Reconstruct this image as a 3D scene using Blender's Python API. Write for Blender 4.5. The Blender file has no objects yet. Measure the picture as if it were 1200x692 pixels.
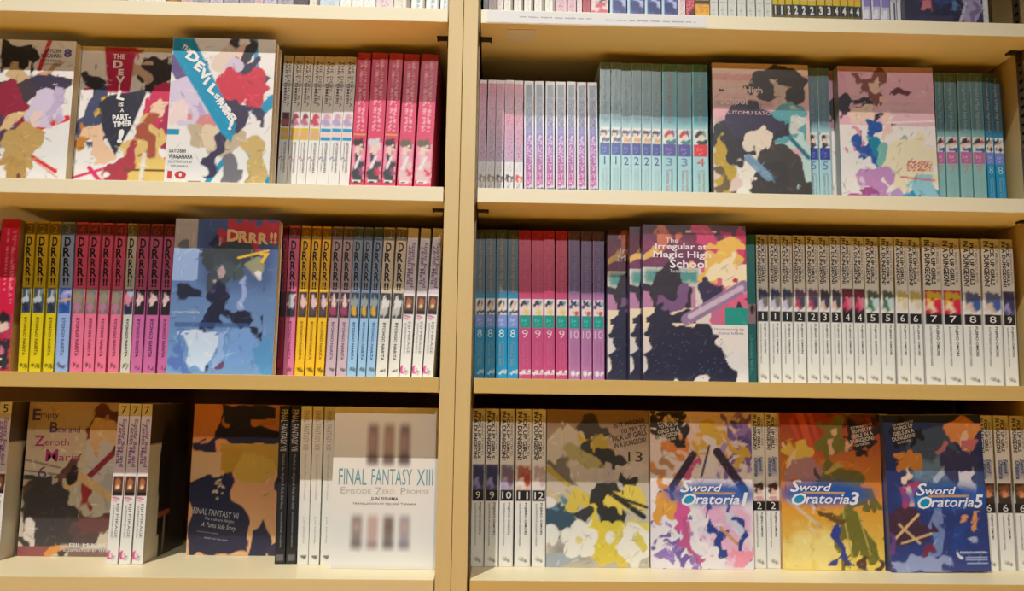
import bpy, bmesh, math, random
import numpy as np
from mathutils import Matrix, Vector

# ------------------------------------------------------------ camera, world, lights, exposure
scene = bpy.context.scene
COL = scene.collection
cam_data = bpy.data.cameras.new('camera')
cam_data.sensor_width = 36.0
cam_data.lens = 950.0/1200.0*36.0
cam_data.clip_start = 0.02
cam = bpy.data.objects.new('camera', cam_data)
COL.objects.link(cam)
_r = Vector((0.99953269, -0.02713239, 0.01407954))
_u = Vector((-0.01726936, -0.12116924, 0.99248163))
_f = Vector((0.02522239, 0.99226098, 0.12158118))
cam.matrix_world = Matrix(((_r.x, _u.x, -_f.x, 0.0644), (_r.y, _u.y, -_f.y, -1.0461), (_r.z, _u.z, -_f.z, -0.0208), (0, 0, 0, 1)))
scene.camera = cam

world = bpy.data.worlds.new('shop_ambience')
scene.world = world
world.use_nodes = True
bg = world.node_tree.nodes['Background']
bg.inputs['Color'].default_value = (1.0, 0.80, 0.58, 1)
bg.inputs['Strength'].default_value = 0.012

def spot(name, loc, target, energy, size_deg, blend, radius, color):
    d = bpy.data.lights.new(name, 'SPOT')
    d.energy = energy; d.spot_size = math.radians(size_deg); d.spot_blend = blend
    d.shadow_soft_size = radius; d.color = color
    o = bpy.data.objects.new(name, d)
    o.location = loc
    o.rotation_euler = (Vector(target)-Vector(loc)).to_track_quat('-Z', 'Y').to_euler()
    COL.objects.link(o)
    return o
# ceiling spotlight above and a little left of the shelves, and a farther ceiling lamp behind the viewer
spot('ceiling_spotlight', (-0.98, -2.28, 3.32), (-0.10, 0.0, -0.06), 570, 35, 0.9, 0.022, (1.0, 0.985, 0.96))
spot('ceiling_lamp_far', (0.55, -4.7, 2.25), (0.42, 0.0, 0.06), 285, 33, 0.9, 0.05, (0.97, 1.0, 0.99))
# added yellow spots light the floor, which throws warm light up under the shelves
for _x in (-1.25, -0.42, 0.42, 1.25):
    spot('floor_bounce_fill', (_x, -0.98, 2.35), (_x, -0.98, -1.4), 840, 25, 0.35, 0.05, (1.0, 0.84, 0.12))

vs = scene.view_settings
vs.view_transform = 'Standard'; vs.look = 'None'; vs.gamma = 1.0; vs.use_curve_mapping = False
vs.exposure = 0.0

# ------------------------------------------------------------ materials
def lin(c):
    o = []
    for x in c[:3]:
        x = x/255.0
        o.append(x/12.92 if x <= 0.04045 else ((x+0.055)/1.055)**2.4)
    return tuple(o)
MATS = {}
def new_mat(name, rough=0.5, coat=0.0):
    m = bpy.data.materials.new(name); m.use_nodes = True
    nt = m.node_tree; b = nt.nodes['Principled BSDF']
    b.inputs['Roughness'].default_value = rough
    b.inputs['Coat Weight'].default_value = coat
    b.inputs['Coat Roughness'].default_value = 0.25
    return m, nt, b
def ink(c, rough=0.45):
    key = ('ink', c)
    if key not in MATS:
        m, nt, b = new_mat('ink_%d_%d_%d' % c, rough)
        n = nt.nodes.new('ShaderNodeTexNoise'); n.inputs['Scale'].default_value = 400
        mx = nt.nodes.new('ShaderNodeMixRGB'); mx.inputs['Color1'].default_value = lin(c)+(1,)
        d = tuple(max(0, v-14) for v in c); mx.inputs['Color2'].default_value = lin(d)+(1,)
        nt.links.new(n.outputs['Fac'], mx.inputs['Fac']); nt.links.new(mx.outputs[0], b.inputs['Base Color'])
        MATS[key] = m
    return MATS[key]
def wood(name, c1, c2, rough=0.42, coat=0.15, axis='X'):
    m, nt, b = new_mat(name, rough, coat)
    tc = nt.nodes.new('ShaderNodeTexCoord'); mp = nt.nodes.new('ShaderNodeMapping')
    mp.inputs['Scale'].default_value = (3, 40, 60) if axis == 'X' else (60, 40, 3)
    n = nt.nodes.new('ShaderNodeTexNoise'); n.inputs['Scale'].default_value = 3.0; n.inputs['Detail'].default_value = 5
    cr = nt.nodes.new('ShaderNodeMixRGB')
    cr.inputs['Color1'].default_value = lin(c1)+(1,); cr.inputs['Color2'].default_value = lin(c2)+(1,)
    nt.links.new(tc.outputs['Object'], mp.inputs['Vector']); nt.links.new(mp.outputs[0], n.inputs['Vector'])
    nt.links.new(n.outputs['Fac'], cr.inputs['Fac']); nt.links.new(cr.outputs[0], b.inputs['Base Color'])
    return m
M_BOARD = wood('laminate_board', (248, 236, 194), (244, 230, 184))
M_UPRIGHT = wood('laminate_upright', (218, 192, 134), (212, 184, 125), axis='Z')
M_EDGE_PALE = wood('edge_band_cream', (244, 235, 203), (240, 229, 195))
M_EDGE_TAN = wood('edge_band_tan', (213, 181, 110), (207, 174, 102))
M_EDGE_MID = wood('edge_band_sand', (226, 204, 150), (221, 197, 142))
M_BACK = wood('back_board', (150, 105, 60), (138, 95, 52), rough=0.7, coat=0)
M_FLOOR = wood('floor_laminate', (222, 166, 28), (208, 150, 20), rough=0.5)
def metal(name, c, rough, met):
    m, nt, b = new_mat(name, rough); b.inputs['Metallic'].default_value = met
    n = nt.nodes.new('ShaderNodeTexNoise'); n.inputs['Scale'].default_value = 90
    mr = nt.nodes.new('ShaderNodeMapRange'); mr.inputs['To Min'].default_value = rough-0.08; mr.inputs['To Max'].default_value = rough+0.1
    nt.links.new(n.outputs['Fac'], mr.inputs['Value']); nt.links.new(mr.outputs[0], b.inputs['Roughness'])
    b.inputs['Base Color'].default_value = lin(c)+(1,)
    return m
M_STEEL = metal('bronze_steel', (120, 104, 84), 0.45, 0.6)
M_CLIP = metal('dark_clip', (62, 50, 40), 0.5, 0.4)
M_SLOT = metal('slot_dark', (18, 14, 11), 0.8, 0.0)
def make_print():
    m, nt, b = new_mat('printed_cover', 0.42, 0.35)
    a = nt.nodes.new('ShaderNodeAttribute'); a.attribute_name = 'print'
    nt.links.new(a.outputs['Color'], b.inputs['Base Color'])
    tc = nt.nodes.new('ShaderNodeTexCoord')
    n = nt.nodes.new('ShaderNodeTexNoise'); n.inputs['Scale'].default_value = 55; n.inputs['Detail'].default_value = 2
    bp = nt.nodes.new('ShaderNodeBump'); bp.inputs['Strength'].default_value = 0.12; bp.inputs['Distance'].default_value = 0.002
    nt.links.new(tc.outputs['Object'], n.inputs['Vector'])
    nt.links.new(n.outputs['Fac'], bp.inputs['Height']); nt.links.new(bp.outputs[0], b.inputs['Coat Normal'])
    return m
M_PRINT = make_print()
def make_pages():
    m, nt, b = new_mat('book_pages', 0.85)
    tc = nt.nodes.new('ShaderNodeTexCoord'); w = nt.nodes.new('ShaderNodeTexWave')
    w.bands_direction = 'X'; w.inputs['Scale'].default_value = 260; w.inputs['Distortion'].default_value = 1.5
    mx = nt.nodes.new('ShaderNodeMixRGB'); mx.inputs['Color1'].default_value = lin((232, 216, 180))+(1,); mx.inputs['Color2'].default_value = lin((214, 194, 152))+(1,)
    nt.links.new(tc.outputs['Object'], w.inputs['Vector']); nt.links.new(w.outputs['Fac'], mx.inputs['Fac']); nt.links.new(mx.outputs[0], b.inputs['Base Color'])
    return m
M_PAGES = make_pages()
M_PAPER = ink((240, 240, 238), 0.6)
M_TAPE = ink((240, 238, 236), 0.5)

# ------------------------------------------------------------ helpers
def link(o, parent=None):
    COL.objects.link(o)
    if parent is not None: o.parent = parent
    return o
def empty(name, loc=(0, 0, 0), label=None, cat=None, group=None):
    o = bpy.data.objects.new(name, None); o.empty_display_size = 0.02; o.location = loc
    if label: o['label'] = label
    if cat: o['category'] = cat
    if group: o['group'] = group
    return link(o)
def box(name, x0, x1, y0, y1, z0, z1, mat, parent=None, bevel=0.0008):
    bm = bmesh.new(); bmesh.ops.create_cube(bm, size=1)
    cx, cy, cz = (x0+x1)/2, (y0+y1)/2, (z0+z1)/2
    for v in bm.verts:
        v.co = Vector((v.co.x*(x1-x0), v.co.y*(y1-y0), v.co.z*(z1-z0)))
    if bevel:
        bmesh.ops.bevel(bm, geom=bm.edges[:], offset=bevel, segments=2, affect='EDGES', profile=0.5)
    me = bpy.data.meshes.new(name); bm.to_mesh(me); bm.free(); me.materials.append(mat)
    o = bpy.data.objects.new(name, me); o.location = (cx, cy, cz)
    return link(o, parent)

# ------------------------------------------------------------ bookcases
floor = box('floor', -3, 3, -3.2, 0.8, -1.49, -1.45, M_FLOOR, None, 0)
wall = box('wall_back', -3, 3, 0.30, 0.36, -1.45, 2.6, M_BACK, None, 0); wall['kind'] = 'structure'; wall['label'] = 'brown wall behind the bookcases'
floor['kind'] = 'structure'; floor['label'] = 'tan laminate shop floor under the bookcases'
DEPTH = 0.275
Z_FLOOR = -1.45
SHELF_Z = [0.7475, 0.4975, 0.25, 0.0, -0.2505, -0.50, -0.75, -1.0, -1.25]   # top faces
TH = 0.0192
def standard_mesh(z0, z1):
    # slotted steel strip: two rails and rungs, so that each slot is a real opening
    bm = bmesh.new()
    def b(x0, x1, y0, y1, za, zb):
        g = bmesh.ops.create_cube(bm, size=1)
        for v in g['verts']:
            v.co = Vector((x0+(v.co.x+.5)*(x1-x0), y0+(v.co.y+.5)*(y1-y0), za+(v.co.z+.5)*(zb-za)))
    b(0, .002, -.008, -.0045, z0, z1); b(0, .002, .0045, .008, z0, z1)
    z = z0
    while z < z1:
        b(0, .002, -.0045, .0045, z, min(z+.0075, z1)); z += .0127
    me = bpy.data.meshes.new('shelf_standard'); bm.to_mesh(me); bm.free(); me.materials.append(M_STEEL)
    return me
STD = standard_mesh(Z_FLOOR+.02, .97)
def clip_mesh():
    bm = bmesh.new()
    def b(x0, x1, y0, y1, za, zb):
        g = bmesh.ops.create_cube(bm, size=1)
        for v in g['verts']:
            v.co = Vector((x0+(v.co.x+.5)*(x1-x0), y0+(v.co.y+.5)*(y1-y0), za+(v.co.z+.5)*(zb-za)))
    b(.0022, .0185, -.006, .006, -.0022, 0)
    b(.0022, .0042, -.004, .004, -.014, -.002)
    b(.0165, .0185, -.006, .006, -.0034, -.0022)
    me = bpy.data.meshes.new('shelf_clip'); bm.to_mesh(me); bm.free(); me.materials.append(M_CLIP)
    return me
CLIP = clip_mesh()
def bookcase(x0, x1, label, gl, gr, bands):
    """x0, x1: inner faces of the two side panels"""
    t = 0.0197
    root = empty('bookcase', ((x0+x1)/2, 0.0, Z_FLOOR), label, 'bookcase')
    def put(o):
        o.parent = root; o.location = o.location-root.location; return o
    put(box('side_panel', x0-t, x0, 0, DEPTH, Z_FLOOR, 1.0, M_UPRIGHT, None, .0009))
    put(box('side_panel', x1, x1+t, 0, DEPTH, Z_FLOOR, 1.0, M_UPRIGHT, None, .0009))
    put(box('back_panel', x0+.0004, x1-.0004, DEPTH-.008, DEPTH, Z_FLOOR+.001, 0.999, M_BACK, None, 0))
    put(box('plinth', x0+.001, x1-.001, .03, .048, Z_FLOOR+.0005, -1.30, M_UPRIGHT, None, .0008))
    for i, z in enumerate(SHELF_Z):
        s = put(box('shelf', x0+gl, x1-gr, 0.0012, DEPTH-.0085, z-TH, z, M_BOARD, None, .0006))
        e = box('edge_band', x0+gl, x1-gr, 0, .0012, z-TH, z, bands.get(i, M_EDGE_TAN), None, .0004)
        e.parent = s; e.location = e.location-(s.location+root.location)
        for (cx, flip) in ((x0, 1), (x1, -1)):
            for cy in (.049, .247):
                c = bpy.data.objects.new('shelf_clip', CLIP); link(c, s)
                c.scale = (flip, 1, 1)
                c.location = Vector((cx, cy, z-TH-.0002))-(s.location+root.location)
    for (cx, flip) in ((x0, 1), (x1, -1)):
        for cy in (.049, .247):
            c = bpy.data.objects.new('shelf_standard', STD); link(c, root)
            c.scale = (flip, 1, 1); c.location = Vector((cx, cy, 0))-root.location
            k = box('slot_backing', 0, .0003, -.0046, .0046, Z_FLOOR+.021, .969, M_SLOT, None, 0)
            k.parent = c
    return root
bookcase(-0.777, 0.0, 'light wood bookcase left of the central seam, its lower edge strip sandy', .001, .0014, {1: M_EDGE_PALE, 2: M_EDGE_PALE, 4: M_EDGE_MID})
bookcase(0.0400, 0.8185, 'light wood bookcase right of the central seam, with a white strip label above', .0035, .0014, {1: M_EDGE_PALE, 2: M_EDGE_PALE})

# ------------------------------------------------------------ print painting: colours stored per mesh point
class Art:
    def __init__(s, nx, ny, w, h, base):
        s.nx, s.ny, s.w, s.h = nx, ny, w, h
        u, v = np.meshgrid(np.linspace(0, 1, nx+1), np.linspace(0, 1, ny+1))
        s.u, s.v = u, v
        s.a = np.zeros((ny+1, nx+1, 3)); s.a[:] = lin(base)
        s.wx = s.wy = None; s.k = 0
    def warp(s, amp, fine, seed, cell=.026):
        # wandering edges: two octaves of smooth displacement for the painted fields
        r = np.random.RandomState(seed)
        def field(size, am):
            gx, gy = max(2, int(s.w/size)+2), max(2, int(s.h/size)+2); g = r.uniform(-1, 1, (gy+1, gx+1))
            U, V = s.u*(gx-1e-6), s.v*(gy-1e-6); i, j = U.astype(int), V.astype(int); fu, fv = U-i, V-j
            fu, fv = fu*fu*(3-2*fu), fv*fv*(3-2*fv)
            return am*((g[j, i]*(1-fu)+g[j, i+1]*fu)*(1-fv)+(g[j+1, i]*(1-fu)+g[j+1, i+1]*fu)*fv)
        s.wx = field(cell, amp)+field(cell*.36, fine); s.wy = field(cell, amp)+field(cell*.36, fine)
        return s
    def xy(s):
        X, Y = s.u*s.w, s.v*s.h
        if s.wx is None: return X, Y
        s.k += 1
        return X+np.roll(s.wx, (s.k*17, s.k*29), (0, 1)), Y+np.roll(s.wy, (s.k*23, s.k*13), (0, 1))
    def mix(s, m, c):
        m = np.clip(m, 0, 1)[..., None]; s.a = s.a*(1-m)+np.array(lin(c))*m
        return s
    def rect(s, u0, v0, u1, v1, c, al=1.0, soft=0.0):
        if soft:
            m = np.clip((s.u-u0)/soft, 0, 1)*np.clip((u1-s.u)/soft, 0, 1)*np.clip((s.v-v0)/soft, 0, 1)*np.clip((v1-s.v)/soft, 0, 1)
        else:
            m = ((s.u >= u0) & (s.u <= u1) & (s.v >= v0) & (s.v <= v1)).astype(float)
        return s.mix(m*al, c)
    def ell(s, cu, cv, ru, rv, c, rot=0, al=1.0, soft=None):
        X0, Y0 = s.xy(); x = X0-cu*s.w; y = Y0-cv*s.h
        a = math.radians(rot); X = x*math.cos(a)+y*math.sin(a); Y = -x*math.sin(a)+y*math.cos(a)
        d = np.sqrt((X/(ru*s.w))**2+(Y/(rv*s.h))**2)
        if soft is None: soft = .0014/min(ru*s.w, rv*s.h)
        return s.mix(np.clip((1+soft/2-d)/soft, 0, 1)*al, c)
    def poly(s, pts, c, al=1.0):
        ins = np.zeros(s.u.shape, bool); n = len(pts); dist = np.full(s.u.shape, 1.0)
        X, Y = s.xy(); vv, uu = Y/s.h, X/s.w
        for i in range(n):
            (x1, y1), (x2, y2) = pts[i], pts[(i+1) % n]
            ax, ay, bx, by = x1*s.w, y1*s.h, x2*s.w, y2*s.h; L = (bx-ax)**2+(by-ay)**2+1e-12
            t = np.clip(((X-ax)*(bx-ax)+(Y-ay)*(by-ay))/L, 0, 1)
            dist = np.minimum(dist, np.hypot(X-ax-t*(bx-ax), Y-ay-t*(by-ay)))
            if y1 == y2: continue
            ins ^= ((y1 > vv) != (y2 > vv)) & (uu < (x2-x1)*(vv-y1)/(y2-y1)+x1)
        return s.mix(np.clip(np.where(ins, dist, -dist)/.0014+.5, 0, 1)*al, c)
    def spoly(s, pts, c, al=1.0):
        # straight-edged field
        wx, s.wx = s.wx, None; s.poly(pts, c, al); s.wx = wx; return s
    def strokes(s, seed, n=170, lo=.35, hi=1.7):
        # small brush marks, each a darker or lighter shade of the field it lies on
        r = random.Random(seed)
        for _ in range(n):
            u, v = r.uniform(.02, .98), r.uniform(.02, .98)
            j, i = int(v*s.ny), int(u*s.nx); c = s.a[j, i]*r.uniform(lo, hi)+r.uniform(0, .03)
            c = np.clip(c*np.array([r.uniform(.85, 1.15) for _ in range(3)]), 0, .86)
            L, a = r.uniform(.004, .016), r.uniform(0, math.pi)
            du, dv = L*math.cos(a)/s.w, L*math.sin(a)/s.h; wd = r.uniform(.0008, .0024)
            ax, ay = (u-du/2)*s.w, (v-dv/2)*s.h; bx, by = (u+du/2)*s.w, (v+dv/2)*s.h
            X, Y = s.u*s.w, s.v*s.h; LL = (bx-ax)**2+(by-ay)**2+1e-12
            t = np.clip(((X-ax)*(bx-ax)+(Y-ay)*(by-ay))/LL, 0, 1)
            wl = wd*(1-.7*np.abs(2*t-1))
            m = np.clip((wl*.5-np.hypot(X-ax-t*(bx-ax), Y-ay-t*(by-ay)))/.0012+.5, 0, 1)[..., None]*.75
            s.a = s.a*(1-m)+c*m
        return s
    def line(s, u0, v0, u1, v1, wd, c, al=1.0):
        ax, ay, bx, by = u0*s.w, v0*s.h, u1*s.w, v1*s.h
        X, Y = s.u*s.w, s.v*s.h; L = (bx-ax)**2+(by-ay)**2+1e-9
        t = np.clip(((X-ax)*(bx-ax)+(Y-ay)*(by-ay))/L, 0, 1)
        d = np.hypot(X-ax-t*(bx-ax), Y-ay-t*(by-ay))
        return s.mix((wd*.5-d)/(.0012)+.5 if al == 1 else ((wd*.5-d)/.0012+.5).clip(0, 1)*al, c)
    def grad(s, v0, v1, c0, c1):
        t = np.clip((s.v-v0)/(v1-v0), 0, 1)[..., None]; k = ((s.v >= v0) & (s.v <= v1))[..., None]
        col = np.array(lin(c0))*(1-t)+np.array(lin(c1))*t
        s.a = np.where(k, col, s.a); return s
    def marks(s, u0, v0, u1, v1, c, seed, dens=0.5, al=0.8):
        # broken strokes of print too small to read
        r = np.random.RandomState(seed); m = (r.rand(*s.u.shape) < dens)
        m &= (s.u >= u0) & (s.u <= u1) & (s.v >= v0) & (s.v <= v1)
        return s.mix(m*al, c)
    def splat(s, cu, cv, ru, rv, c, seed, n=14, al=1.0):
        r = random.Random(seed)
        for _ in range(n):
            s.ell(cu+r.uniform(-.7, .7)*ru, cv+r.uniform(-.7, .7)*rv, ru*r.uniform(.25, .55), rv*r.uniform(.25, .55), c, r.uniform(0, 180), al)
        return s

# ------------------------------------------------------------ lettering
TEXTS = {}
ASPECT = {}
def text_mesh(body, bold=0.0, shear=0.0, space=1.0):
    key = (body, bold, shear, space)
    if key in TEXTS: return TEXTS[key]
    cu = bpy.data.curves.new('lettering', 'FONT'); cu.body = body; cu.resolution_u = 2
    cu.offset = bold; cu.shear = shear; cu.space_character = space; cu.align_x = 'CENTER'
    cu.space_line = 0.9
    ob = bpy.data.objects.new('lettering', cu); COL.objects.link(ob)
    dg = bpy.context.evaluated_depsgraph_get()
    me = bpy.data.meshes.new_from_object(ob.evaluated_get(dg))
    n = len(me.vertices); co = np.empty(n*3); me.vertices.foreach_get('co', co); co = co.reshape(-1, 3)
    lo, hi = co.min(0), co.max(0)
    faces = [tuple(p.vertices) for p in me.polygons]
    xy = ((co-(lo+hi)/2)/np.maximum(hi-lo, 1e-6))[:, :2]
    bpy.data.objects.remove(ob); bpy.data.curves.remove(cu); bpy.data.meshes.remove(me)
    TEXTS[key] = (xy, faces); ASPECT[id(xy)] = (hi[0]-lo[0])/max(hi[1]-lo[1], 1e-6)
    return TEXTS[key]
PROUD = 0.00025
def letter_mesh(name, pieces, mat):
    """pieces: (text_xy, faces, function (tx,ty)->(x,y,z))"""
    V, F = [], []
    for xy, faces, fn in pieces:
        o = len(V); V += [fn(a, b) for a, b in xy]; F += [tuple(i+o for i in f) for f in faces]
    me = bpy.data.meshes.new(name); me.from_pydata(V, [], F); me.update(); me.materials.append(mat)
    return me

T0 = 0.016            # nominal thickness; a copy is scaled across to its own thickness
def build_cover(name, t, w, h, spine, front, back):
    """U-shaped paper cover: back cover (-X), spine (-Y), front cover (+X), 0.5 mm thick"""
    V, F, C = [], [], []
    def grid(art, fn, flip=False):
        o = len(V); nx, ny = art.nx, art.ny
        for j in range(ny+1):
            for i in range(nx+1):
                V.append(fn(i/nx, j/ny)); C.append(art.a[j, i])
        for j in range(ny):
            for i in range(nx):
                a = o+j*(nx+1)+i
                F.append((a, a+1, a+nx+2, a+nx+1))
    k = 0.0005
    grid(spine, lambda u, v: (-t/2+u*t, 0, v*h))
    grid(front, lambda u, v: (t/2, u*w, v*h))
    grid(back, lambda u, v: (-t/2, w-u*w, v*h))
    edge = np.array(lin((225, 218, 205)))
    def quad(*p):
        o = len(V); V.extend(p); C.extend([edge]*4); F.append((o, o+1, o+2, o+3))
    a, b = t/2, t/2-k
    quad((b, w, 0), (b, k, 0), (b, k, h), (b, w, h)); quad((-b, k, 0), (-b, w, 0), (-b, w, h), (-b, k, h)); quad((b, k, 0), (-b, k, 0), (-b, k, h), (b, k, h))
    quad((a, w, 0), (b, w, 0), (b, w, h), (a, w, h)); quad((-b, w, 0), (-a, w, 0), (-a, w, h), (-b, w, h))
    for z, s in ((0, 1), (h, -1)):
        for q in (((-a, 0), (-b, k), (b, k), (a, 0)), ((a, 0), (b, k), (b, w), (a, w)), ((-a, w), (-b, w), (-b, k), (-a, 0))):
            p = [(x, y, z) for x, y in (q if s > 0 else q[::-1])]; quad(*p)
    me = bpy.data.meshes.new(name); me.from_pydata(V, [], F); me.update()
    at = me.attributes.new('print', 'FLOAT_COLOR', 'POINT')
    C = np.hstack([np.array(C), np.ones((len(C), 1))]); at.data.foreach_set('color', C.astype(np.float32).ravel())
    me.materials.append(M_PRINT)
    return me
PAGES = {}
def pages_mesh(t, w, h):
    key = (round(t, 4), round(w, 4), round(h, 4))
    if key not in PAGES:
        bm = bmesh.new(); bmesh.ops.create_cube(bm, size=1)
        x, y0, y1, z0, z1 = t/2-.0006, .0007, w-.0012, .0006, h-.0006
        for v in bm.verts: v.co = Vector((v.co.x*2*x, y0+(v.co.y+.5)*(y1-y0), z0+(v.co.z+.5)*(z1-z0)))
        me = bpy.data.meshes.new('page_block'); bm.to_mesh(me); bm.free(); me.materials.append(M_PAGES); PAGES[key] = me
    return PAGES[key]
def plain(c):
    return Art(1, 1, .1, .1, c)

class Book:
    """a kind of book: meshes shared by all of its copies"""
    def __init__(s, spine, front=None, back=None, h=.21, w=.14, t=T0, base=(235, 232, 226)):
        s.h, s.w, s.t = h, w, t
        s.spine = spine; s.front = front or plain(base); s.back = back or plain(base); s.parts = []
        s.mesh = None
    def stext(s, name, items, col):
        """spine lettering, read from the top down; items: (text, cx 0..1, v0, v1, width 0..1 of thickness, opts)"""
        P = []
        for it in items:
            body, cx, v0, v1, wd = it[:5]; op = it[5] if len(it) > 5 else {}
            xy, f = text_mesh(body, op.get('bold', 0.0), op.get('shear', 0.0), op.get('space', 1.0))
            L = (v1-v0)*s.h; cz = (v0+v1)/2*s.h; x0 = (cx-.5)*s.t; W = wd*s.t
            if op.get('up'):
                W = min(W, L*ASPECT[id(xy)]*1.15)
                P.append((xy, f, lambda a, b, x0=x0, W=W, L=L, cz=cz: (x0+a*W, -PROUD, cz+b*L)))
            else:
                P.append((xy, f, lambda a, b, x0=x0, W=W, L=L, cz=cz: (x0+b*W, -PROUD, cz-a*L)))
        s.parts.append((name, letter_mesh(name, P, ink(col)))); return s
    def ftext(s, name, items, col):
        """front cover lettering; items: (text, u0, v0, u1, v1, opts)"""
        P = []
        for it in items:
            body, u0, v0, u1, v1 = it[:5]; op = it[5] if len(it) > 5 else {}
            xy, f = text_mesh(body, op.get('bold', 0.0), op.get('shear', 0.0), op.get('space', 1.0))
            cu, cv = (u0+u1)/2*s.w, (v0+v1)/2*s.h; W, H = (u1-u0)*s.w, (v1-v0)*s.h
            if len(body) == 1: W = min(W, H*ASPECT[id(xy)]*1.25)
            a_ = math.radians(op.get('rot', 0)); ca, sa = math.cos(a_), math.sin(a_)
            P.append((xy, f, lambda a, b, cu=cu, cv=cv, W=W, H=H, ca=ca, sa=sa: (s.t/2+PROUD, cu+a*W*ca-b*H*sa, cv+a*W*sa+b*H*ca)))
        s.parts.append((name, letter_mesh(name, P, ink(col)))); return s
    def place(s, loc, rot=(0, 0, 0), thick=None, label=None, group=None, cat='book'):
        if s.mesh is None:
            s.mesh = build_cover('cover', s.t, s.w, s.h, s.spine, s.front, s.back)
        e = empty('paperback_book', loc, label, cat, group)
        e.rotation_euler = rot
        if thick: e.scale = (thick/s.t, 1, 1)
        link(bpy.data.objects.new('cover', s.mesh), e)
        link(bpy.data.objects.new('page_block', pages_mesh(s.t, s.w, s.h)), e)
        for n, me in s.parts: link(bpy.data.objects.new(n, me), e)
        return e
def sp(base, h=.21):
    return Art(10, 130, T0, h, base).warp(.0028, .0012, sum(base), .007)
BLACK, WHITE = (28, 26, 28), (240, 238, 232)
# ------------------------------------------------------------ kinds of spine-out books
K = {}
BOLD = {'bold': .02}
def devil(key, band, pic, dot):
    a = sp((236, 232, 226))
    a.rect(.12, .50, .95, .60, pic[0]).ell(.5, .57, .3, .022, pic[1]).ell(.45, .525, .4, .02, pic[2])
    a.rect(.05, .405, .95, .49, band).rect(.05, .425, .95, .462, (236, 210, 200) if band[2] > 90 else (226, 170, 120))
    a.rect(.1, .78, .9, .80, (150, 148, 150), .7).ell(.25, .27, .12, .006, dot)
    k = K[key] = Book(a)
    k.stext('title_lettering', [('THE DEVIL IS A', .68, .64, .965, .26), ('PART-TIMER!', .34, .66, .96, .26, BOLD)], (104, 98, 98))
    k.stext('author_lettering', [('SATOSHI WAGAHARA', .62, .175, .39, .24), ('ILLUSTRATION BY 029 (ONIKU)', .28, .19, .385, .14)], (70, 68, 72))
devil('devil_y0', (216, 184, 22), ((110, 50, 60), (50, 30, 36), (170, 80, 90)), (190, 70, 70))
devil('devil_y1', (222, 188, 16), ((226, 200, 196), (140, 50, 70), (180, 110, 140)), (190, 70, 70))
devil('devil_y2', (210, 190, 90), ((228, 190, 196), (190, 60, 90), (200, 70, 90)), (190, 70, 70))
devil('devil_b', (10, 150, 196), ((222, 205, 210), (210, 160, 178), (180, 160, 200)), (20, 80, 170))

def pinkbig(key, hair, coat, blot, line):
    a = sp((226, 64, 108))
    a.grad(.0, 1, (230, 70, 112), (206, 50, 90))
    a.marks(.25, .46, .47, .93, (246, 190, 205), 3, .5).marks(.55, .46, .78, .96, (246, 190, 205), 5, .55)
    if line: a.rect(.08, .425, .92, .437, (226, 180, 40))
    a.rect(.06, .12, .94, .37, (238, 150, 176)).ell(.5, .36, .4, .05, hair).ell(.42, .33, .25, .028, (240, 205, 190))
    a.poly([(.1, .1), (.9, .1), (.85, .22), (.6, .29), (.35, .29), (.12, .22)], coat).line(.3, .2, .6, .28, .003, (235, 225, 225)).ell(.7, .18, .15, .02, blot)
    a.rect(.2, .102, .75, .118, (232, 226, 220)).rect(.3, .103, .5, .113, (50, 40, 40))
    K[key] = Book(a, base=(226, 70, 110), h=.212)
pinkbig('pinkbig_a', (70, 40, 42), (60, 58, 66), (150, 80, 120), True)
pinkbig('pinkbig_b', (214, 208, 214), (66, 62, 70), (220, 50, 80), False)
pinkbig('pinkbig_c', (110, 92, 78), (222, 190, 192), (214, 60, 80), False)

def redpurple(key, blob):
    a = sp((214, 190, 204), .18)
    a.grad(.30, 1.0, (192, 160, 194), (200, 62, 84)).marks(.25, .33, .8, .97, (170, 40, 84), 8, .35, .7)
    a.rect(0, .0, 1, .33, (226, 220, 220)).ell(.5, .19, .36, .03, blob).ell(.5, .175, .25, .02, (236, 200, 180)).marks(.3, .09, .7, .15, (150, 150, 156), 4, .4).marks(.25, .24, .8, .31, (190, 180, 190), 6, .4)
    a.rect(0, .972, 1, 1, (230, 205, 195)).rect(0, 0, .05, 1, (220, 205, 205))
    K[key] = Book(a, h=.18, w=.125)
for i, c in enumerate(((120, 110, 96), (130, 110, 90), (40, 38, 42), (44, 38, 70), (210, 60, 66))): redpurple('redpurple%d' % i, c)
a = sp((180, 84, 140), .18)
a.grad(.0, .45, (196, 74, 138), (150, 84, 160)).grad(.45, .62, (150, 84, 160), (92, 84, 168)).grad(.62, 1, (74, 70, 110), (72, 70, 92))  # top part darkened: the shelf's shade is put into the spine colour
a.marks(.3, .12, .75, .55, (230, 190, 225), 4, .3).marks(.25, .55, .8, .88, (140, 136, 168), 11, .4).ell(.5, .91, .3, .04, (40, 40, 52)).rect(0, 0, .13, 1, (222, 214, 224)).rect(.88, 0, 1, 1, (214, 206, 216))
a.ell(.5, .115, .5, .03, (206, 200, 216)).ell(.35, .105, .22, .02, (60, 50, 84)).ell(.75, .11, .15, .02, (90, 80, 120)).rect(0, .972, 1, 1, (226, 216, 212))
K['purple'] = Book(a, h=.18, w=.125)

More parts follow.
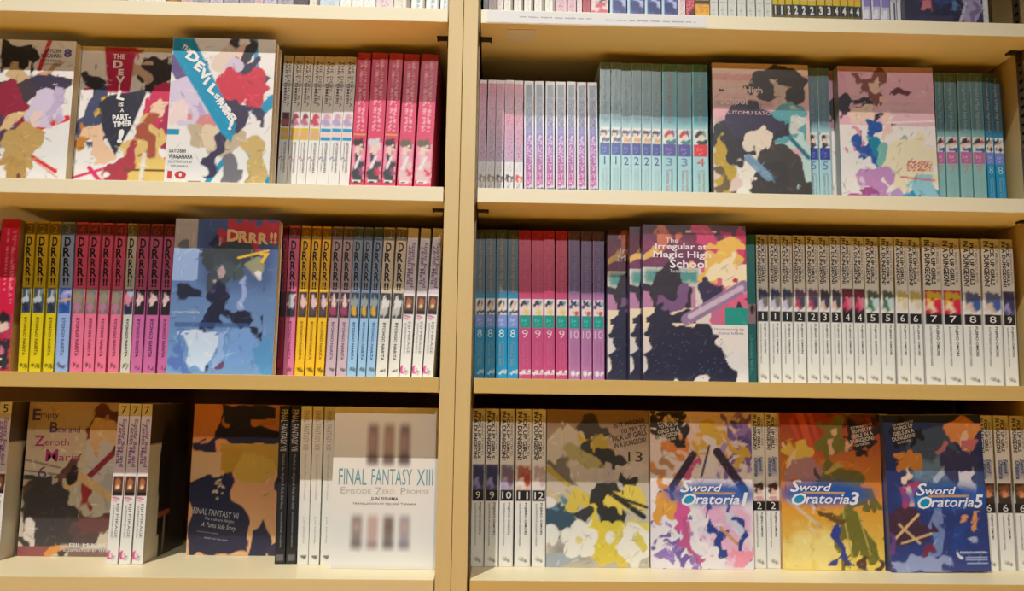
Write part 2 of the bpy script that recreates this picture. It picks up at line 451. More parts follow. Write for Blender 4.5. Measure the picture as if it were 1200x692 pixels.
def irregular(key, low, up, band, pic, num, numcol, tcol, mark=(220, 225, 225)):
    a = sp(low)
    a.rect(0, .46, 1, 1, up).grad(.535, .60, low, up)
    a.rect(.04, .425, .96, .535, (232, 226, 220)).ell(.42, .50, .3, .026, pic[0]).ell(.52, .475, .22, .02, (236, 206, 186)).ell(.6, .445, .34, .016, pic[1]).ell(.8, .51, .14, .018, pic[2])
    a.rect(.02, .345, .98, .425, band).marks(.3, .36, .7, .41, tuple(min(255, c+60) for c in band), 2, .4)
    a.ell(.3, .045, .16, .01, mark).ell(.68, .045, .2, .01, mark)
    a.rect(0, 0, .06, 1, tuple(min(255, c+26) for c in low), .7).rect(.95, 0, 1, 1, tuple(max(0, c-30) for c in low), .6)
    k = K[key] = Book(a, base=low)
    k.stext('title_lettering', [('The Irregular at Magic High School', .5, .58, .975, .40)], tcol)
    k.stext('author_lettering', [('Tsutomu Sato', .42, .09, .25, .26), ('ILLUSTRATION BY KANA ISHIDA', .68, .09, .25, .16)], tcol)
    k.stext('volume_number', [(num, .5, .275, .33, .5 if len(num) == 1 else .75, {'up': 1})], numcol)
LB, PIC = (176, 212, 216), ((52, 54, 66), (90, 100, 120), (150, 150, 170))  # pale blue spines: shelf shade on the upper part is put into its colour
irregular('irr_1', LB, (104, 140, 154), (62, 78, 158), PIC, '1', (84, 110, 160), (180, 200, 204))
irregular('irr_2', LB, (106, 142, 154), (66, 70, 150), ((60, 48, 60), (220, 170, 110), (110, 90, 160)), '2', (84, 110, 160), (180, 200, 204))
irregular('irr_3', (160, 206, 212), (82, 148, 160), (92, 78, 150), ((190, 70, 60), (60, 130, 140), (60, 70, 120)), '3', (130, 150, 180), (206, 150, 160))
irregular('irr_4', (160, 206, 212), (50, 132, 146), (224, 48, 54), ((40, 40, 40), (40, 60, 50), (120, 150, 130)), '4', (214, 110, 100), (200, 176, 140))
irregular('irr_5', (170, 208, 214), (96, 132, 148), (56, 66, 150), ((44, 44, 54), (60, 60, 76), (190, 190, 190)), '5', (110, 140, 190), (170, 160, 170))
irregular('irr_7', (140, 186, 184), (92, 128, 138), (190, 110, 154), ((70, 50, 60), (60, 96, 150), (190, 90, 90)), '7', (214, 150, 150), (170, 196, 198))
irregular('irr_8s', (20, 140, 186), (64, 90, 102), (124, 134, 202), ((36, 34, 40), (60, 60, 70), (200, 190, 190)), '8', (170, 214, 226), (170, 190, 196))
irregular('irr_8', (14, 146, 194), (84, 96, 106), (134, 150, 214), ((40, 36, 44), (60, 56, 70), (214, 200, 190)), '8', (214, 232, 236), (176, 170, 150))
irregular('irr_9', (198, 70, 122), (196, 36, 92), (16, 150, 136), ((50, 44, 80), (230, 200, 110), (90, 150, 150)), '9', (240, 200, 215), (216, 120, 160))
irregular('irr_10', (186, 116, 164), (100, 84, 138), (14, 150, 140), ((50, 54, 110), (200, 90, 90), (120, 170, 180)), '10', (226, 196, 220), (170, 130, 180))
a = sp((44, 132, 136)); a.rect(0, .4, 1, .53, (196, 160, 176)).ell(.55, .49, .3, .03, (80, 56, 54)).marks(.3, .05, .7, .36, (90, 170, 172), 5, .3)
K['irr_teal'] = Book(a, base=(44, 132, 136)).stext('author_lettering', [('Tsutomu Sato', .5, .09, .3, .3)], (150, 200, 200))

def durara(key, up, low, pic, num, topc=None, tcol=(30, 24, 26), acol=(60, 36, 40), extra=None):
    a = sp(low)
    a.rect(0, .55, 1, 1, up).rect(.02, .39, .98, .555, pic[0]).ell(.5, .49, .34, .05, pic[1]).ell(.4, .43, .34, .03, pic[2]).ell(.72, .53, .2, .02, pic[3])
    a.rect(0, .915, 1, .985, topc or tuple(int(c*.55) for c in up))
    a.ell(.42, .05, .16, .011, tuple(int(c*.5) for c in low)).ell(.7, .045, .14, .012, tuple(int(c*.55) for c in low))
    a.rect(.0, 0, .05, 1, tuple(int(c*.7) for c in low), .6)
    if extra: extra(a)
    k = K[key] = Book(a, base=low)
    B = {'up': 1, 'bold': .03}
    k.stext('title_lettering', [('D', .5, .835, .90, .52, B), ('R', .46, .765, .83, .60, B), ('R', .5, .70, .758, .5, B), ('R', .54, .635, .695, .58, B), ('!!', .5, .575, .628, .46, B)], tcol)
    k.stext('author_lettering', [('RYOHGO NARITA', .5, .11, .36, .3, BOLD)], acol)
    if num: k.stext('volume_number', [(num, .5, .925, .975, .5, {'up': 1})], tuple(int(c*.9) for c in up))
durara('dr_yellow2', (212, 178, 34), (218, 196, 16), ((60, 74, 100), (190, 196, 206), (40, 46, 66), (120, 130, 110)), '2', acol=(130, 90, 20))
durara('dr_blue3', (152, 170, 210), (150, 176, 224), ((60, 90, 166), (150, 150, 210), (30, 80, 160), (190, 190, 226)), '3', extra=lambda a: a.line(0, .47, 1, .485, .0025, (214, 170, 40)), acol=(90, 110, 170))
durara('dr_pink4', (216, 84, 116), (230, 116, 148), ((126, 112, 100), (150, 136, 116), (176, 120, 150), (110, 120, 130)), '4', acol=(140, 40, 80))
durara('dr_grey5', (196, 190, 172), (206, 202, 188), ((40, 48, 84), (220, 130, 156), (36, 40, 72), (170, 190, 214)), '5', acol=(60, 60, 70))
durara('dr_purple6', (190, 88, 124), (200, 104, 160), ((36, 30, 38), (226, 190, 188), (40, 34, 40), (30, 26, 32)), '6', acol=(110, 40, 90))
durara('dr_red', (160, 24, 50), (156, 20, 46), ((50, 26, 34), (60, 30, 40), (40, 24, 30), (50, 30, 40)), '8', acol=(70, 10, 24))
durara('dr_pink9', (216, 104, 150), (232, 124, 168), ((60, 60, 76), (200, 200, 206), (50, 46, 60), (230, 190, 190)), '9', acol=(150, 60, 110))
durara('dr_yellow10', (244, 192, 36), (248, 194, 30), ((70, 54, 62), (232, 196, 196), (90, 70, 74), (60, 46, 50)), '10', acol=(150, 104, 16))
durara('dr_grey11', (176, 150, 160), (204, 178, 190), ((60, 40, 46), (236, 200, 196), (160, 60, 100), (40, 34, 40)), '11', acol=(130, 100, 116))
durara('dr_blue12', (132, 146, 174), (158, 198, 232), ((60, 66, 82), (150, 160, 160), (214, 170, 50), (50, 56, 70)), '12', acol=(60, 90, 150))
durara('dr_white13', (214, 196, 172), (230, 226, 218), ((62, 60, 62), (226, 222, 216), (196, 194, 190), (60, 60, 62)), '13', acol=(90, 86, 84))

def emptybox(key, num, art=False):
    a = sp((236, 232, 226))
    a.rect(0, .56, 1, .93, (214, 204, 214)).rect(.04, .42, .96, .545, (92, 56, 48)).ell(.5, .50, .3, .03, (176, 110, 74)).ell(.5, .475, .16, .02, (240, 210, 160)).rect(.04, .42, .96, .445, (44, 30, 30))
    a.ell(.3, .395, .12, .012, (206, 40, 130)).line(.15, .41, .7, .4, .002, (206, 60, 140)).ell(.25, .05, .2, .022, (214, 60, 140)).ell(.3, .055, .13, .014, (236, 228, 226)).ell(.68, .045, .15, .012, (130, 126, 126))
    fr = bk = None
    if art:
        fr = Art(40, 60, .14, .21, (70, 56, 44))
        fr.rect(0, 0, 1, 1, (56, 46, 38)).rect(0, 0, .34, 1, (206, 196, 176)).grad(.75, 1, (66, 54, 42), (80, 62, 46)).rect(0, .0, .22, .6, (214, 206, 190), .8, .1).ell(.42, .55, .16, .34, (30, 24, 24)).rect(.28, .15, .6, .4, (32, 26, 26)).ell(.45, .75, .1, .1, (40, 28, 24)).rect(.3, .255, .58, .285, (170, 90, 60)).line(.45, .03, .46, .25, .006, (140, 130, 120))
    k = K[key] = Book(a, front=fr)
    k.stext('title_lettering', [('Empty Box and', .62, .60, .90, .42, BOLD), ('Zeroth Maria', .34, .62, .88, .40, BOLD)], (136, 96, 150))
    k.stext('author_lettering', [('EIJI MIKAGE', .62, .16, .37, .30), ('ILLUSTRATION BY TETSUO', .3, .16, .36, .14)], (116, 112, 112))
    if num: k.stext('volume_number', [(num, .5, .935, .985, .5, {'up': 1})], (44, 40, 40))
emptybox('emp_white', ''); emptybox('emp_7', '7', True); emptybox('emp_5', '5', True)

def dungeon(key, num, pic, bg=None, sword=False):
    a = sp((232, 228, 220))
    if sword:
        a.rect(.05, .43, .95, .56, bg or (228, 220, 214)).ell(.5, .515, .32, .035, pic[0]).ell(.48, .485, .2, .02, pic[1]).ell(.5, .44, .4, .015, pic[2])
        a.rect(0, .365, 1, .43, (30, 27, 26)).rect(.12, .575, .88, .72, (120, 136, 172), .55, .04)
    else:
        a.rect(.05, .475, .95, .645, bg or (226, 220, 216)).ell(.5, .59, .42, .045, pic[0]).ell(.38, .53, .3, .035, pic[1]).ell(.68, .545, .22, .045, pic[2])
        a.rect(.02, .415, .98, .478, (30, 27, 26))
    a.ell(.42, .052, .17, .011, (170, 160, 140)).ell(.7, .045, .13, .013, (120, 116, 110)).rect(.96, 0, 1, 1, (170, 164, 158), .7)
    k = K[key] = Book(a)
    v0 = .755 if sword else .67
    k.stext('title_lettering', [('IS IT WRONG TO TRY TO', .80, v0+.03, .955, .15), ('PICK UP GIRLS', .56, v0+.01, .97, .24, {'bold': .03}), ('IN A DUNGEON?', .25, v0, .985, .30, {'bold': .03})], (42, 38, 38))
    if sword: k.stext('series_lettering', [('Sword', .66, .62, .715, .32, {'shear': .3, 'bold': .02}), ('Oratoria', .34, .585, .705, .32, {'shear': .3, 'bold': .02})], (70, 90, 150))
    k.stext('author_lettering', [('FUJINO OMORI', .66, .2, .40 if not sword else .355, .20, BOLD), ('ILLUSTRATION BY SUZUHITO YASUDA', .32, .13, .395 if not sword else .35, .12)], (92, 88, 86))
    vc = .4475 if not sword else .398
    k.stext('volume_number', [(num, .5, vc-.023, vc+.023, .36 if len(num) == 1 else .66, {'up': 1})], (228, 224, 220))
dungeon('dan_1', '1', ((60, 66, 104), (196, 190, 220), (120, 110, 100)))
dungeon('dan_2', '2', ((110, 70, 100), (180, 60, 90), (70, 66, 84)))
dungeon('dan_3', '3', ((70, 60, 66), (214, 180, 160), (60, 60, 84)))
dungeon('dan_4', '4', ((130, 40, 66), (214, 60, 100), (200, 120, 140)), (50, 40, 44))
dungeon('dan_5', '5', ((86, 100, 84), (56, 120, 84), (190, 206, 206)))
dungeon('dan_6', '6', ((200, 180, 100), (226, 216, 200), (214, 200, 170)))
dungeon('dan_7', '7', ((226, 186, 60), (236, 206, 170), (206, 40, 70)), (196, 30, 66))
dungeon('dan_8', '8', ((90, 96, 130), (216, 190, 170), (60, 90, 160)))
dungeon('dan_9', '9', ((52, 54, 84), (150, 140, 190), (50, 54, 90)), (84, 82, 116))
dungeon('dan_10', '10', ((120, 108, 124), (190, 170, 206), (130, 100, 110)), (170, 158, 176))
dungeon('dan_11', '11', ((170, 100, 76), (236, 226, 216), (180, 70, 40)), (222, 190, 176))
dungeon('dan_12', '12', ((190, 164, 160), (230, 220, 214), (200, 176, 176)))
dungeon('sw_2', '2', ((66, 48, 48), (226, 180, 160), (214, 160, 160)), None, True)
dungeon('sw_5', '5', ((70, 66, 80), (200, 170, 140), (60, 60, 80)), (190, 176, 160), True)
dungeon('sw_6', '6', ((150, 90, 60), (210, 140, 100), (60, 48, 44)), (60, 50, 48), True)

a = sp((34, 33, 36)); a.rect(.15, .02, .85, .055, (120, 118, 118), .7)
K['ff_black'] = Book(a, base=(40, 38, 42)).stext('title_lettering', [('FINAL FANTASY VII', .5, .71, .975, .62)], (214, 210, 206)).stext('subtitle_lettering', [('The Kids Are Alright: A Turks Side Story', .5, .34, .69, .34, {'shear': .25})], (170, 166, 162)).stext('author_lettering', [('KAZUSHIGE NOJIMA', .5, .10, .32, .18)], (170, 166, 162))
a = sp((232, 228, 218)); a.ell(.35, .045, .14, .011, (90, 88, 86)).ell(.66, .045, .14, .011, (110, 108, 104))
K['ff_white'] = Book(a, base=(234, 230, 222)).stext('title_lettering', [('FINAL FANTASY XIII', .5, .72, .97, .52)], (176, 168, 156)).stext('subtitle_lettering', [('Episode Zero: Promise', .5, .40, .69, .26)], (190, 184, 174)).stext('author_lettering', [('JUN EISHIMA', .5, .13, .30, .22)], (190, 184, 174))

# pink book at the far left of the middle shelf
a = sp((214, 30, 72)); a.marks(.32, .52, .48, .95, (240, 150, 170), 12, .5).marks(.62, .44, .8, .93, (240, 150, 170), 14, .5)
a.rect(.0, .02, 1, .37, (200, 60, 90)).ell(.5, .33, .42, .06, (44, 36, 42)).ell(.45, .285, .26, .035, (240, 206, 190)).poly([(.05, .02), (.95, .02), (.85, .2), (.5, .25), (.15, .2)], (52, 48, 54)).ell(.5, .225, .18, .018, (206, 40, 80)).ell(.4, .14, .14, .02, (220, 120, 150)).rect(.2, .03, .6, .09, (214, 208, 204)).rect(.28, .035, .52, .075, (44, 40, 42))
fr = Art(20, 30, .14, .21, (150, 116, 74)); fr.marks(0, .3, 1, .8, (90, 66, 40), 3, .3, .5).rect(0, 0, 1, .3, (190, 150, 96))
K['dr_pinkleft'] = Book(a, front=fr, base=(206, 50, 84))

# row cut off by the top of the frame
def topbook(key, low, mid, extra=None, h=.19):
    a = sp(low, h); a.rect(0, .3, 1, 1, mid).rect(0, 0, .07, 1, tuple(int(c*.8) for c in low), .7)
    if extra: extra(a)
    K[key] = Book(a, h=h, w=.128, base=low)
mk = lambda c, s, d=.4: (lambda a: a.marks(.3, .12, .72, .34, c, s, d, .7))
topbook('t_dark', (70, 58, 58), (60, 52, 56), mk((110, 80, 60), 2))
topbook('t_white', (238, 236, 230), (236, 232, 226), mk((200, 198, 200), 3, .25))
topbook('t_brown', (150, 100, 60), (120, 70, 50), mk((196, 150, 70), 4))
topbook('t_pink', (214, 178, 184), (200, 140, 160), mk((180, 90, 130), 5))
topbook('t_grey', (168, 164, 176), (150, 146, 160), mk((110, 106, 130), 6))
topbook('t_lilac', (196, 186, 204), (170, 160, 190), mk((90, 90, 140), 7))
topbook('t_cream', (230, 222, 208), (226, 218, 204), lambda a: a.rect(.78, .1, 1, .6, (110, 90, 84), .8).marks(.2, .12, .6, .34, (200, 190, 186), 8, .3))
topbook('t_paleblue', (206, 216, 224), (196, 206, 216), mk((160, 180, 200), 9))
topbook('t_palepink', (226, 208, 206), (220, 196, 198), mk((190, 150, 160), 10))
topbook('t_whiteblue', (236, 236, 232), (230, 230, 228), lambda a: a.marks(.35, .12, .65, .5, (120, 150, 170), 8, .6).rect(.9, 0, 1, 1, (150, 140, 120), .8))
topbook('t_crimson', (176, 34, 54), (160, 24, 44), mk((90, 16, 30), 11))
topbook('t_mix', (226, 206, 200), (90, 80, 84), lambda a: a.splat(.5, .2, .4, .06, (206, 70, 90), 5, 6).splat(.5, .26, .4, .04, (70, 62, 64), 6, 6))
topbook('t_blue', (60, 84, 160), (70, 96, 176), lambda a: a.ell(.55, .2, .3, .06, (38, 48, 110), 20).ell(.6, .27, .18, .06, (190, 190, 222), 20).rect(0, 0, .16, 1, (190, 214, 230)).rect(.2, .12, .8, .15, (40, 40, 80)))
topbook('t_red', (190, 50, 70), (200, 70, 84), lambda a: a.marks(.1, .1, .9, .4, (226, 140, 140), 12, .3).ell(.7, .16, .3, .04, (100, 30, 44)))
topbook('t_orange', (232, 176, 40), (226, 200, 120), lambda a: a.marks(.1, .17, .9, .24, (220, 110, 40), 3, .5).rect(0, .245, 1, .27, (60, 50, 40)))
topbook('t_plain', (214, 212, 204), (208, 206, 200), lambda a: a.marks(.3, .14, .7, .24, (160, 180, 180), 5, .4).rect(.2, .26, .8, .268, (170, 170, 166)))
for n, up in ((1, (226, 176, 166)), (2, (226, 180, 172)), (3, (226, 160, 150)), (4, (228, 160, 80))):
    topbook('t_num%d' % n, (206, 180, 40), up, lambda a: a.rect(0, .17, 1, .26, (44, 44, 46)).rect(0, .15, 1, .17, (110, 100, 60)))
    K['t_num%d' % n].stext('volume_number', [(str(n), .5, .18, .25, .5, {'up': 1, 'bold': .04})], (214, 214, 214))
topbook('t_purple', (190, 184, 206), (150, 120, 170), lambda a: a.rect(0, .26, 1, .6, (140, 124, 186)).ell(.5, .2, .34, .035, (224, 220, 226)).rect(0, .1, 1, .155, (90, 86, 130)).rect(0, 0, .1, 1, (226, 222, 226)))
topbook('t_greywhite', (214, 212, 216), (190, 186, 200), lambda a: a.rect(.55, .1, .85, .3, (80, 78, 90)))

# ------------------------------------------------------------ kinds of books shown face-out
def cov(base, w=.14, h=.21):
    return Art(90, 135, w, h, base).warp(.011, .005, sum(base)+7)
def facing(key, art, spine_c, w=.14, h=.21, t=.016, strokes=170):
    s = Art(2, 20, t, h, spine_c)
    if strokes: art.strokes(sum(map(ord, key)), strokes)
    K[key] = Book(s, front=art, w=w, h=h, t=t, base=spine_c); return K[key]
W_ = (238, 234, 230)
# A  white cover, dark and red masses, red strokes
a = cov(W_); a.line(.66, .8, .74, 1, .006, (206, 40, 50)).line(.7, .40, .97, .47, .0085, (222, 44, 44)).line(.58, .24, .9, .11, .005, (222, 44, 44)).line(.58, .23, .92, .07, .0015, (226, 110, 120)).poly([(.2, .25), (.3, .24), (.33, 0), (.27, 0)], (222, 40, 44)).ell(.2, .74, .05, .03, (214, 40, 50))
a.ell(.75, .72, .25, .07, (62, 52, 76), 8).ell(.42, .88, .17, .11, (44, 42, 40)).ell(.43, .77, .12, .06, (206, 176, 130)).ell(.38, .62, .24, .10, (70, 58, 66)).ell(.42, .55, .2, .14, (150, 36, 62)).ell(.34, .36, .2, .12, (86, 60, 86)).ell(.46, .46, .17, .05, (226, 190, 140), 30)
a.ell(.75, .55, .2, .13, (214, 202, 226)).ell(.66, .46, .1, .06, (236, 208, 200)).ell(.86, .57, .07, .11, (196, 180, 214)).ell(.58, .28, .17, .15, (196, 160, 96), -20).ell(.5, .13, .1, .09, (186, 148, 84)).ell(.52, .04, .05, .03, (120, 70, 60)).ell(.78, .8, .12, .03, (206, 160, 120), 25)
facing('A', a, (236, 232, 226)).ftext('author_lettering', [('SATOSHI', .70, .915, .86, .94, BOLD), ('WAGAHARA', .66, .88, .87, .91, BOLD), ('ILLUSTRATION BY', .66, .85, .87, .868), ('029 (ONIKU)', .71, .825, .87, .843)], (50, 46, 50)).ftext('volume_number', [('8', .88, .885, .97, .945, {'bold': .06})], (110, 96, 160)).ftext('title_lettering', [('PART-', .205, .50, .31, .54, {'bold': .03}), ('TIMER!', .205, .44, .30, .48, {'bold': .03})], (34, 30, 32))
# B  white cover with a crimson banner
a = cov(W_); a.line(0, .09, .32, .16, .004, (220, 50, 110)).line(.16, .16, .36, .0, .006, (220, 44, 110)).line(.05, .7, .3, .72, .003, (214, 50, 110))
a.ell(.12, .76, .1, .08, (54, 50, 60)).ell(.16, .52, .13, .2, (70, 78, 110)).ell(.22, .58, .05, .05, (220, 176, 60)).ell(.05, .35, .06, .1, (196, 130, 50)).ell(.24, .32, .12, .14, (236, 196, 160), 20).ell(.72, .84, .2, .14, (52, 46, 48)).ell(.58, .83, .1, .08, (206, 176, 150))
a.poly([(.52, 1), (.6, 1), (.48, .86)], (196, 50, 84))
a.ell(.84, .60, .2, .2, (206, 54, 92)).ell(.83, .57, .1, .09, (240, 204, 176)).ell(.94, .35, .1, .3, (170, 44, 84)).ell(.7, .30, .2, .2, (224, 190, 116)).ell(.72, .38, .08, .2, (170, 84, 60), 10).ell(.7, .12, .3, .13, (228, 196, 110)).ell(.46, .14, .1, .2, (176, 60, 76), -30).rect(.5, .145, .9, .16, (120, 84, 50)).line(.66, 0, .69, .26, .006, (232, 222, 206))
a.spoly([(.20, .60), (.30, .66), (.68, .71), (.55, .45), (.4, .25), (.26, .42)], (50, 48, 64)).spoly([(.22, 1), (.53, 1), (.5, .68), (.28, .68)], (190, 34, 80))
facing('B', a, (236, 232, 226)).ftext('title_lettering', [('THE', .31, .915, .43, .95, {'bold': .03}), ('D', .31, .85, .42, .905, {'bold': .05}), ('E', .35, .80, .45, .845, {'bold': .05}), ('V', .34, .745, .46, .795, {'bold': .05}), ('I', .37, .70, .42, .74, {'bold': .05}), ('L', .38, .63, .46, .695, {'bold': .05, 'rot': -12}), ('IS', .40, .585, .45, .61, {'bold': .03}), ('A', .42, .545, .46, .57, {'bold': .03}), ('PART-', .35, .49, .53, .53, {'bold': .04, 'rot': 6}), ('TIMER', .36, .445, .55, .485, {'bold': .04, 'rot': 6}), ('!', .41, .33, .48, .43, {'bold': .06, 'rot': -8})], (244, 242, 238)).ftext('author_lettering', [('SATOSHI', .85, .925, .98, .945), ('WAGAHARA', .82, .89, .98, .915), ('ILLUSTRATION BY', .82, .86, .98, .877)], (90, 80, 84))
# C  white cover with a blue diagonal band
a = cov(W_); a.ell(.12, .80, .2, .12, (104, 90, 140)).line(.68, .36, 1, .04, .009, (20, 150, 190)).line(.38, 0, .58, .2, .007, (20, 150, 190)).rect(0, .345, .12, .385, (20, 150, 190)).ell(.88, .55, .14, .06, (30, 150, 190)).line(.8, 1, .84, .7, .006, (60, 150, 190))
a.ell(.68, .92, .11, .07, (52, 48, 56)).ell(.76, .78, .16, .08, (66, 60, 84), -20).ell(.5, .85, .14, .09, (226, 206, 190)).ell(.56, .82, .1, .06, (210, 198, 220)).ell(.72, .66, .24, .12, (206, 56, 76), -12).ell(.68, .89, .05, .035, (240, 200, 180))
a.ell(.2, .56, .22, .15, (216, 204, 228)).ell(.11, .50, .11, .08, (240, 216, 214)).ell(.3, .45, .06, .09, (190, 170, 210)).ell(.36, .41, .14, .07, (214, 140, 140)).ell(.5, .33, .26, .1, (196, 178, 150), -12).ell(.4, .35, .12, .07, (226, 206, 176)).poly([(.52, .58), (.92, .56), (.98, .42), (.86, .44), (.78, .52), (.44, .09), (.33, .05), (.4, .18)], (64, 58, 84)).ell(.86, .16, .14, .18, (206, 176, 110)).ell(.66, .12, .1, .12, (120, 116, 124)).ell(.36, .03, .05, .03, (120, 50, 60))
a.spoly([(0, 1), (.2, 1), (.66, .42), (.62, .30), (.52, .36), (0, .90)], (20, 150, 190))
D_ = {'bold': .05, 'rot': -36}
facing('C', a, (226, 226, 226)).ftext('title_lettering', [('THE', .08, .905, .20, .94, D_), ('D', .14, .835, .27, .905, D_), ('E', .21, .775, .33, .84, D_), ('V', .265, .72, .39, .785, D_), ('I', .33, .68, .37, .74, D_), ('L', .365, .62, .47, .69, D_), ('IS A', .43, .575, .54, .61, D_), ('PART-', .44, .515, .62, .565, {'bold': .05, 'rot': -50}), ('TIMER', .50, .46, .68, .51, {'bold': .05, 'rot': -50}), ('!', .575, .38, .64, .45, {'bold': .06, 'rot': -15})], (244, 242, 238)).ftext('author_lettering', [('SATOSHI', .03, .225, .19, .25, BOLD), ('WAGAHARA', .03, .185, .26, .215, BOLD), ('ILLUSTRATION BY', .03, .158, .26, .174), ('029 (ONIKU)', .06, .128, .22, .144)], (60, 56, 60)).ftext('volume_number', [('10', .03, .052, .21, .105, {'bold': .05})], (214, 60, 66))
# D  pale pink top, black cloud below, teal at the right
a = cov((222, 196, 186)).warp(.018, .006, 190); a.grad(.6, 1, (224, 170, 180), (228, 200, 176)).rect(0, .88, 1, .92, (206, 110, 130), .5).rect(0, .68, .66, .74, (70, 62, 56), .9, .05).ell(.72, .85, .25, .12, (60, 50, 44)).ell(.68, .83, .12, .06, (206, 180, 160)).ell(.78, .58, .18, .14, (90, 160, 166), -30).ell(.92, .6, .08, .08, (206, 208, 200)).ell(.9, .30, .16, .22, (190, 214, 208)).rect(.62, .355, .95, .40, (226, 170, 176)).line(.7, .55, .98, .34, .006, (30, 110, 130))
a.rect(0, .4, .6, .62, (60, 56, 54), .9, .08).ell(.4, .44, .34, .28, (50, 46, 50)).ell(.4, .56, .26, .12, (58, 50, 74)).ell(.42, .42, .14, .1, (232, 214, 192)).ell(.68, .2, .3, .2, (70, 62, 58)).ell(.88, .06, .24, .1, (64, 58, 56)).ell(.5, .15, .3, .14, (60, 54, 54)).ell(.28, .16, .09, .13, (236, 226, 210)).ell(.36, .05, .16, .07, (238, 230, 220)).poly([(0, .5), (.06, .46), (.2, .26), (.14, .16), (.2, .03), (0, .0)], (196, 160, 50)).poly([(0, .3), (.1, .22), (.12, .04), (0, 0)], (110, 90, 60)).line(.36, .33, .56, .2, .012, (120, 150, 176))
facing('D', a, (96, 110, 112)).ftext('title_lettering', [('The Irregular at', .06, .85, .42, .885), ('Magic High', .06, .775, .52, .835, BOLD), ('School', .08, .705, .36, .765, BOLD)], (236, 206, 196)).ftext('author_lettering', [('TSUTOMU SATO', .1, .635, .6, .66)], (236, 190, 196))
# E  pale lilac and pink cover
a = cov((238, 228, 222)).warp(.018, .006, 191); a.grad(.58, 1, (230, 180, 190), (214, 160, 190)).rect(.1, .58, 1, 1, (226, 186, 200), .4).ell(.1, .72, .14, .12, (58, 52, 66)).ell(.36, .86, .2, .1, (130, 74, 66)).ell(.42, .79, .12, .07, (226, 190, 176)).ell(.64, .80, .1, .03, (104, 52, 64), 20).ell(.28, .66, .2, .04, (52, 46, 58), -30).ell(.24, .65, .12, .06, (236, 204, 186), 10)
a.ell(.34, .44, .1, .15, (40, 84, 160), 25).ell(.42, .38, .07, .14, (20, 130, 160), 25).ell(.52, .36, .12, .07, (120, 180, 170)).ell(.62, .5, .1, .06, (140, 186, 170)).ell(.45, .55, .06, .12, (238, 200, 186), 25).ell(.1, .52, .05, .03, (226, 150, 170)).ell(.09, .41, .03, .02, (214, 130, 160)).ell(.17, .40, .03, .02, (214, 130, 160)).ell(.72, .28, .3, .2, (238, 222, 186))
a.ell(.3, .2, .18, .10, (196, 140, 190)).ell(.2, .20, .06, .045, (226, 200, 222)).ell(.1, .06, .2, .07, (184, 96, 160)).ell(.26, .05, .1, .05, (160, 80, 140)).ell(.6, .05, .22, .06, (186, 150, 200)).ell(.92, .05, .22, .12, (30, 150, 190)).ell(.86, .14, .18, .08, (150, 200, 214)).ell(.74, .08, .06, .02, (110, 110, 180)).marks(.68, .26, .95, .34, (206, 60, 70), 7, .55, .8).line(.62, .22, .96, .2, .003, (220, 120, 120)).line(.5, .6, .98, .62, .003, (240, 220, 220))
for (q, r_) in ((.16, .06), (.52, .1), (.68, .07), (.12, .14), (.45, .13)): a.ell(q, r_, .025, .018, (238, 226, 230))
facing('E', a, (150, 160, 160)).ftext('title_lettering', [('The Irregular at', .55, .72, .80, .75), ('Magic High School', .55, .66, .84, .70)], (206, 186, 186)).ftext('author_lettering', [('TSUTOMU SATO', .55, .575, .92, .595)], (226, 206, 206))
# F  blue cover
a = cov((76, 104, 166)); a.grad(.0, 1, (120, 160, 206), (66, 88, 150)).rect(0, .72, .22, 1, (176, 170, 170)).ell(.1, .82, .12, .05, (110, 112, 126)).rect(.22, .5, 1, 1, (60, 76, 118), .6, .1).rect(0, .6, .24, .8, (150, 176, 220)).ell(.42, .86, .1, .07, (40, 44, 80)).ell(.46, .82, .05, .03, (200, 180, 190))
a.splat(.76, .905, .3, .07, (184, 44, 62), 4, 18).ell(.5, .75, .26, .1, (58, 66, 72), 10).ell(.46, .62, .14, .14, (64, 74, 84)).ell(.6, .68, .1, .06, (70, 84, 90)).ell(.75, .70, .09, .06, (150, 150, 120)).ell(.84, .65, .06, .03, (224, 222, 226)).line(.62, .75, .9, .8, .003, (230, 190, 60)).ell(.42, .5, .14, .06, (96, 96, 150)).ell(.16, .52, .17, .045, (36, 38, 62), -14).ell(.42, .42, .1, .14, (34, 36, 62)).ell(.66, .37, .2, .045, (32, 34, 60), -14).ell(.86, .27, .04, .1, (34, 36, 64)).ell(.36, .22, .035, .2, (36, 44, 90), -6)
a.ell(.72, .53, .05, .1, (150, 170, 216)).rect(.1, .26, .32, .28, (220, 226, 236)).poly([(.12, .25), (.48, .25), (.42, .02), (.26, .04)], (206, 220, 240)).poly([(.06, .3), (.16, .1), (.3, 0), (.1, 0)], (90, 120, 190)).poly([(.5, .35), (.56, .1), (.46, .02), (.42, .05)], (150, 180, 226)).ell(.7, .15, .2, .12, (120, 160, 216)).ell(.95, .1, .1, .15, (90, 150, 200)).ell(.5, .08, .06, .04, (110, 70, 110)).ell(.42, .655, .04, .03, (180, 160, 166)).rect(.05, .30, .75, .33, (60, 84, 140), .7)
facing('F', a, (84, 96, 140), t=.017).ftext('title_lettering', [('D', .50, .855, .62, .935, {'bold': .05}), ('R', .61, .85, .71, .925, {'bold': .05}), ('R', .71, .845, .80, .915, {'bold': .05}), ('R', .80, .84, .90, .915, {'bold': .05}), ('!!', .91, .845, .98, .92, {'bold': .05})], (232, 196, 140)).ftext('volume_number', [('7', .82, .715, .92, .785, {'bold': .06})], (236, 190, 50)).ftext('author_lettering', [('RYOHGO NARITA', .02, .385, .28, .40)], (226, 228, 234))
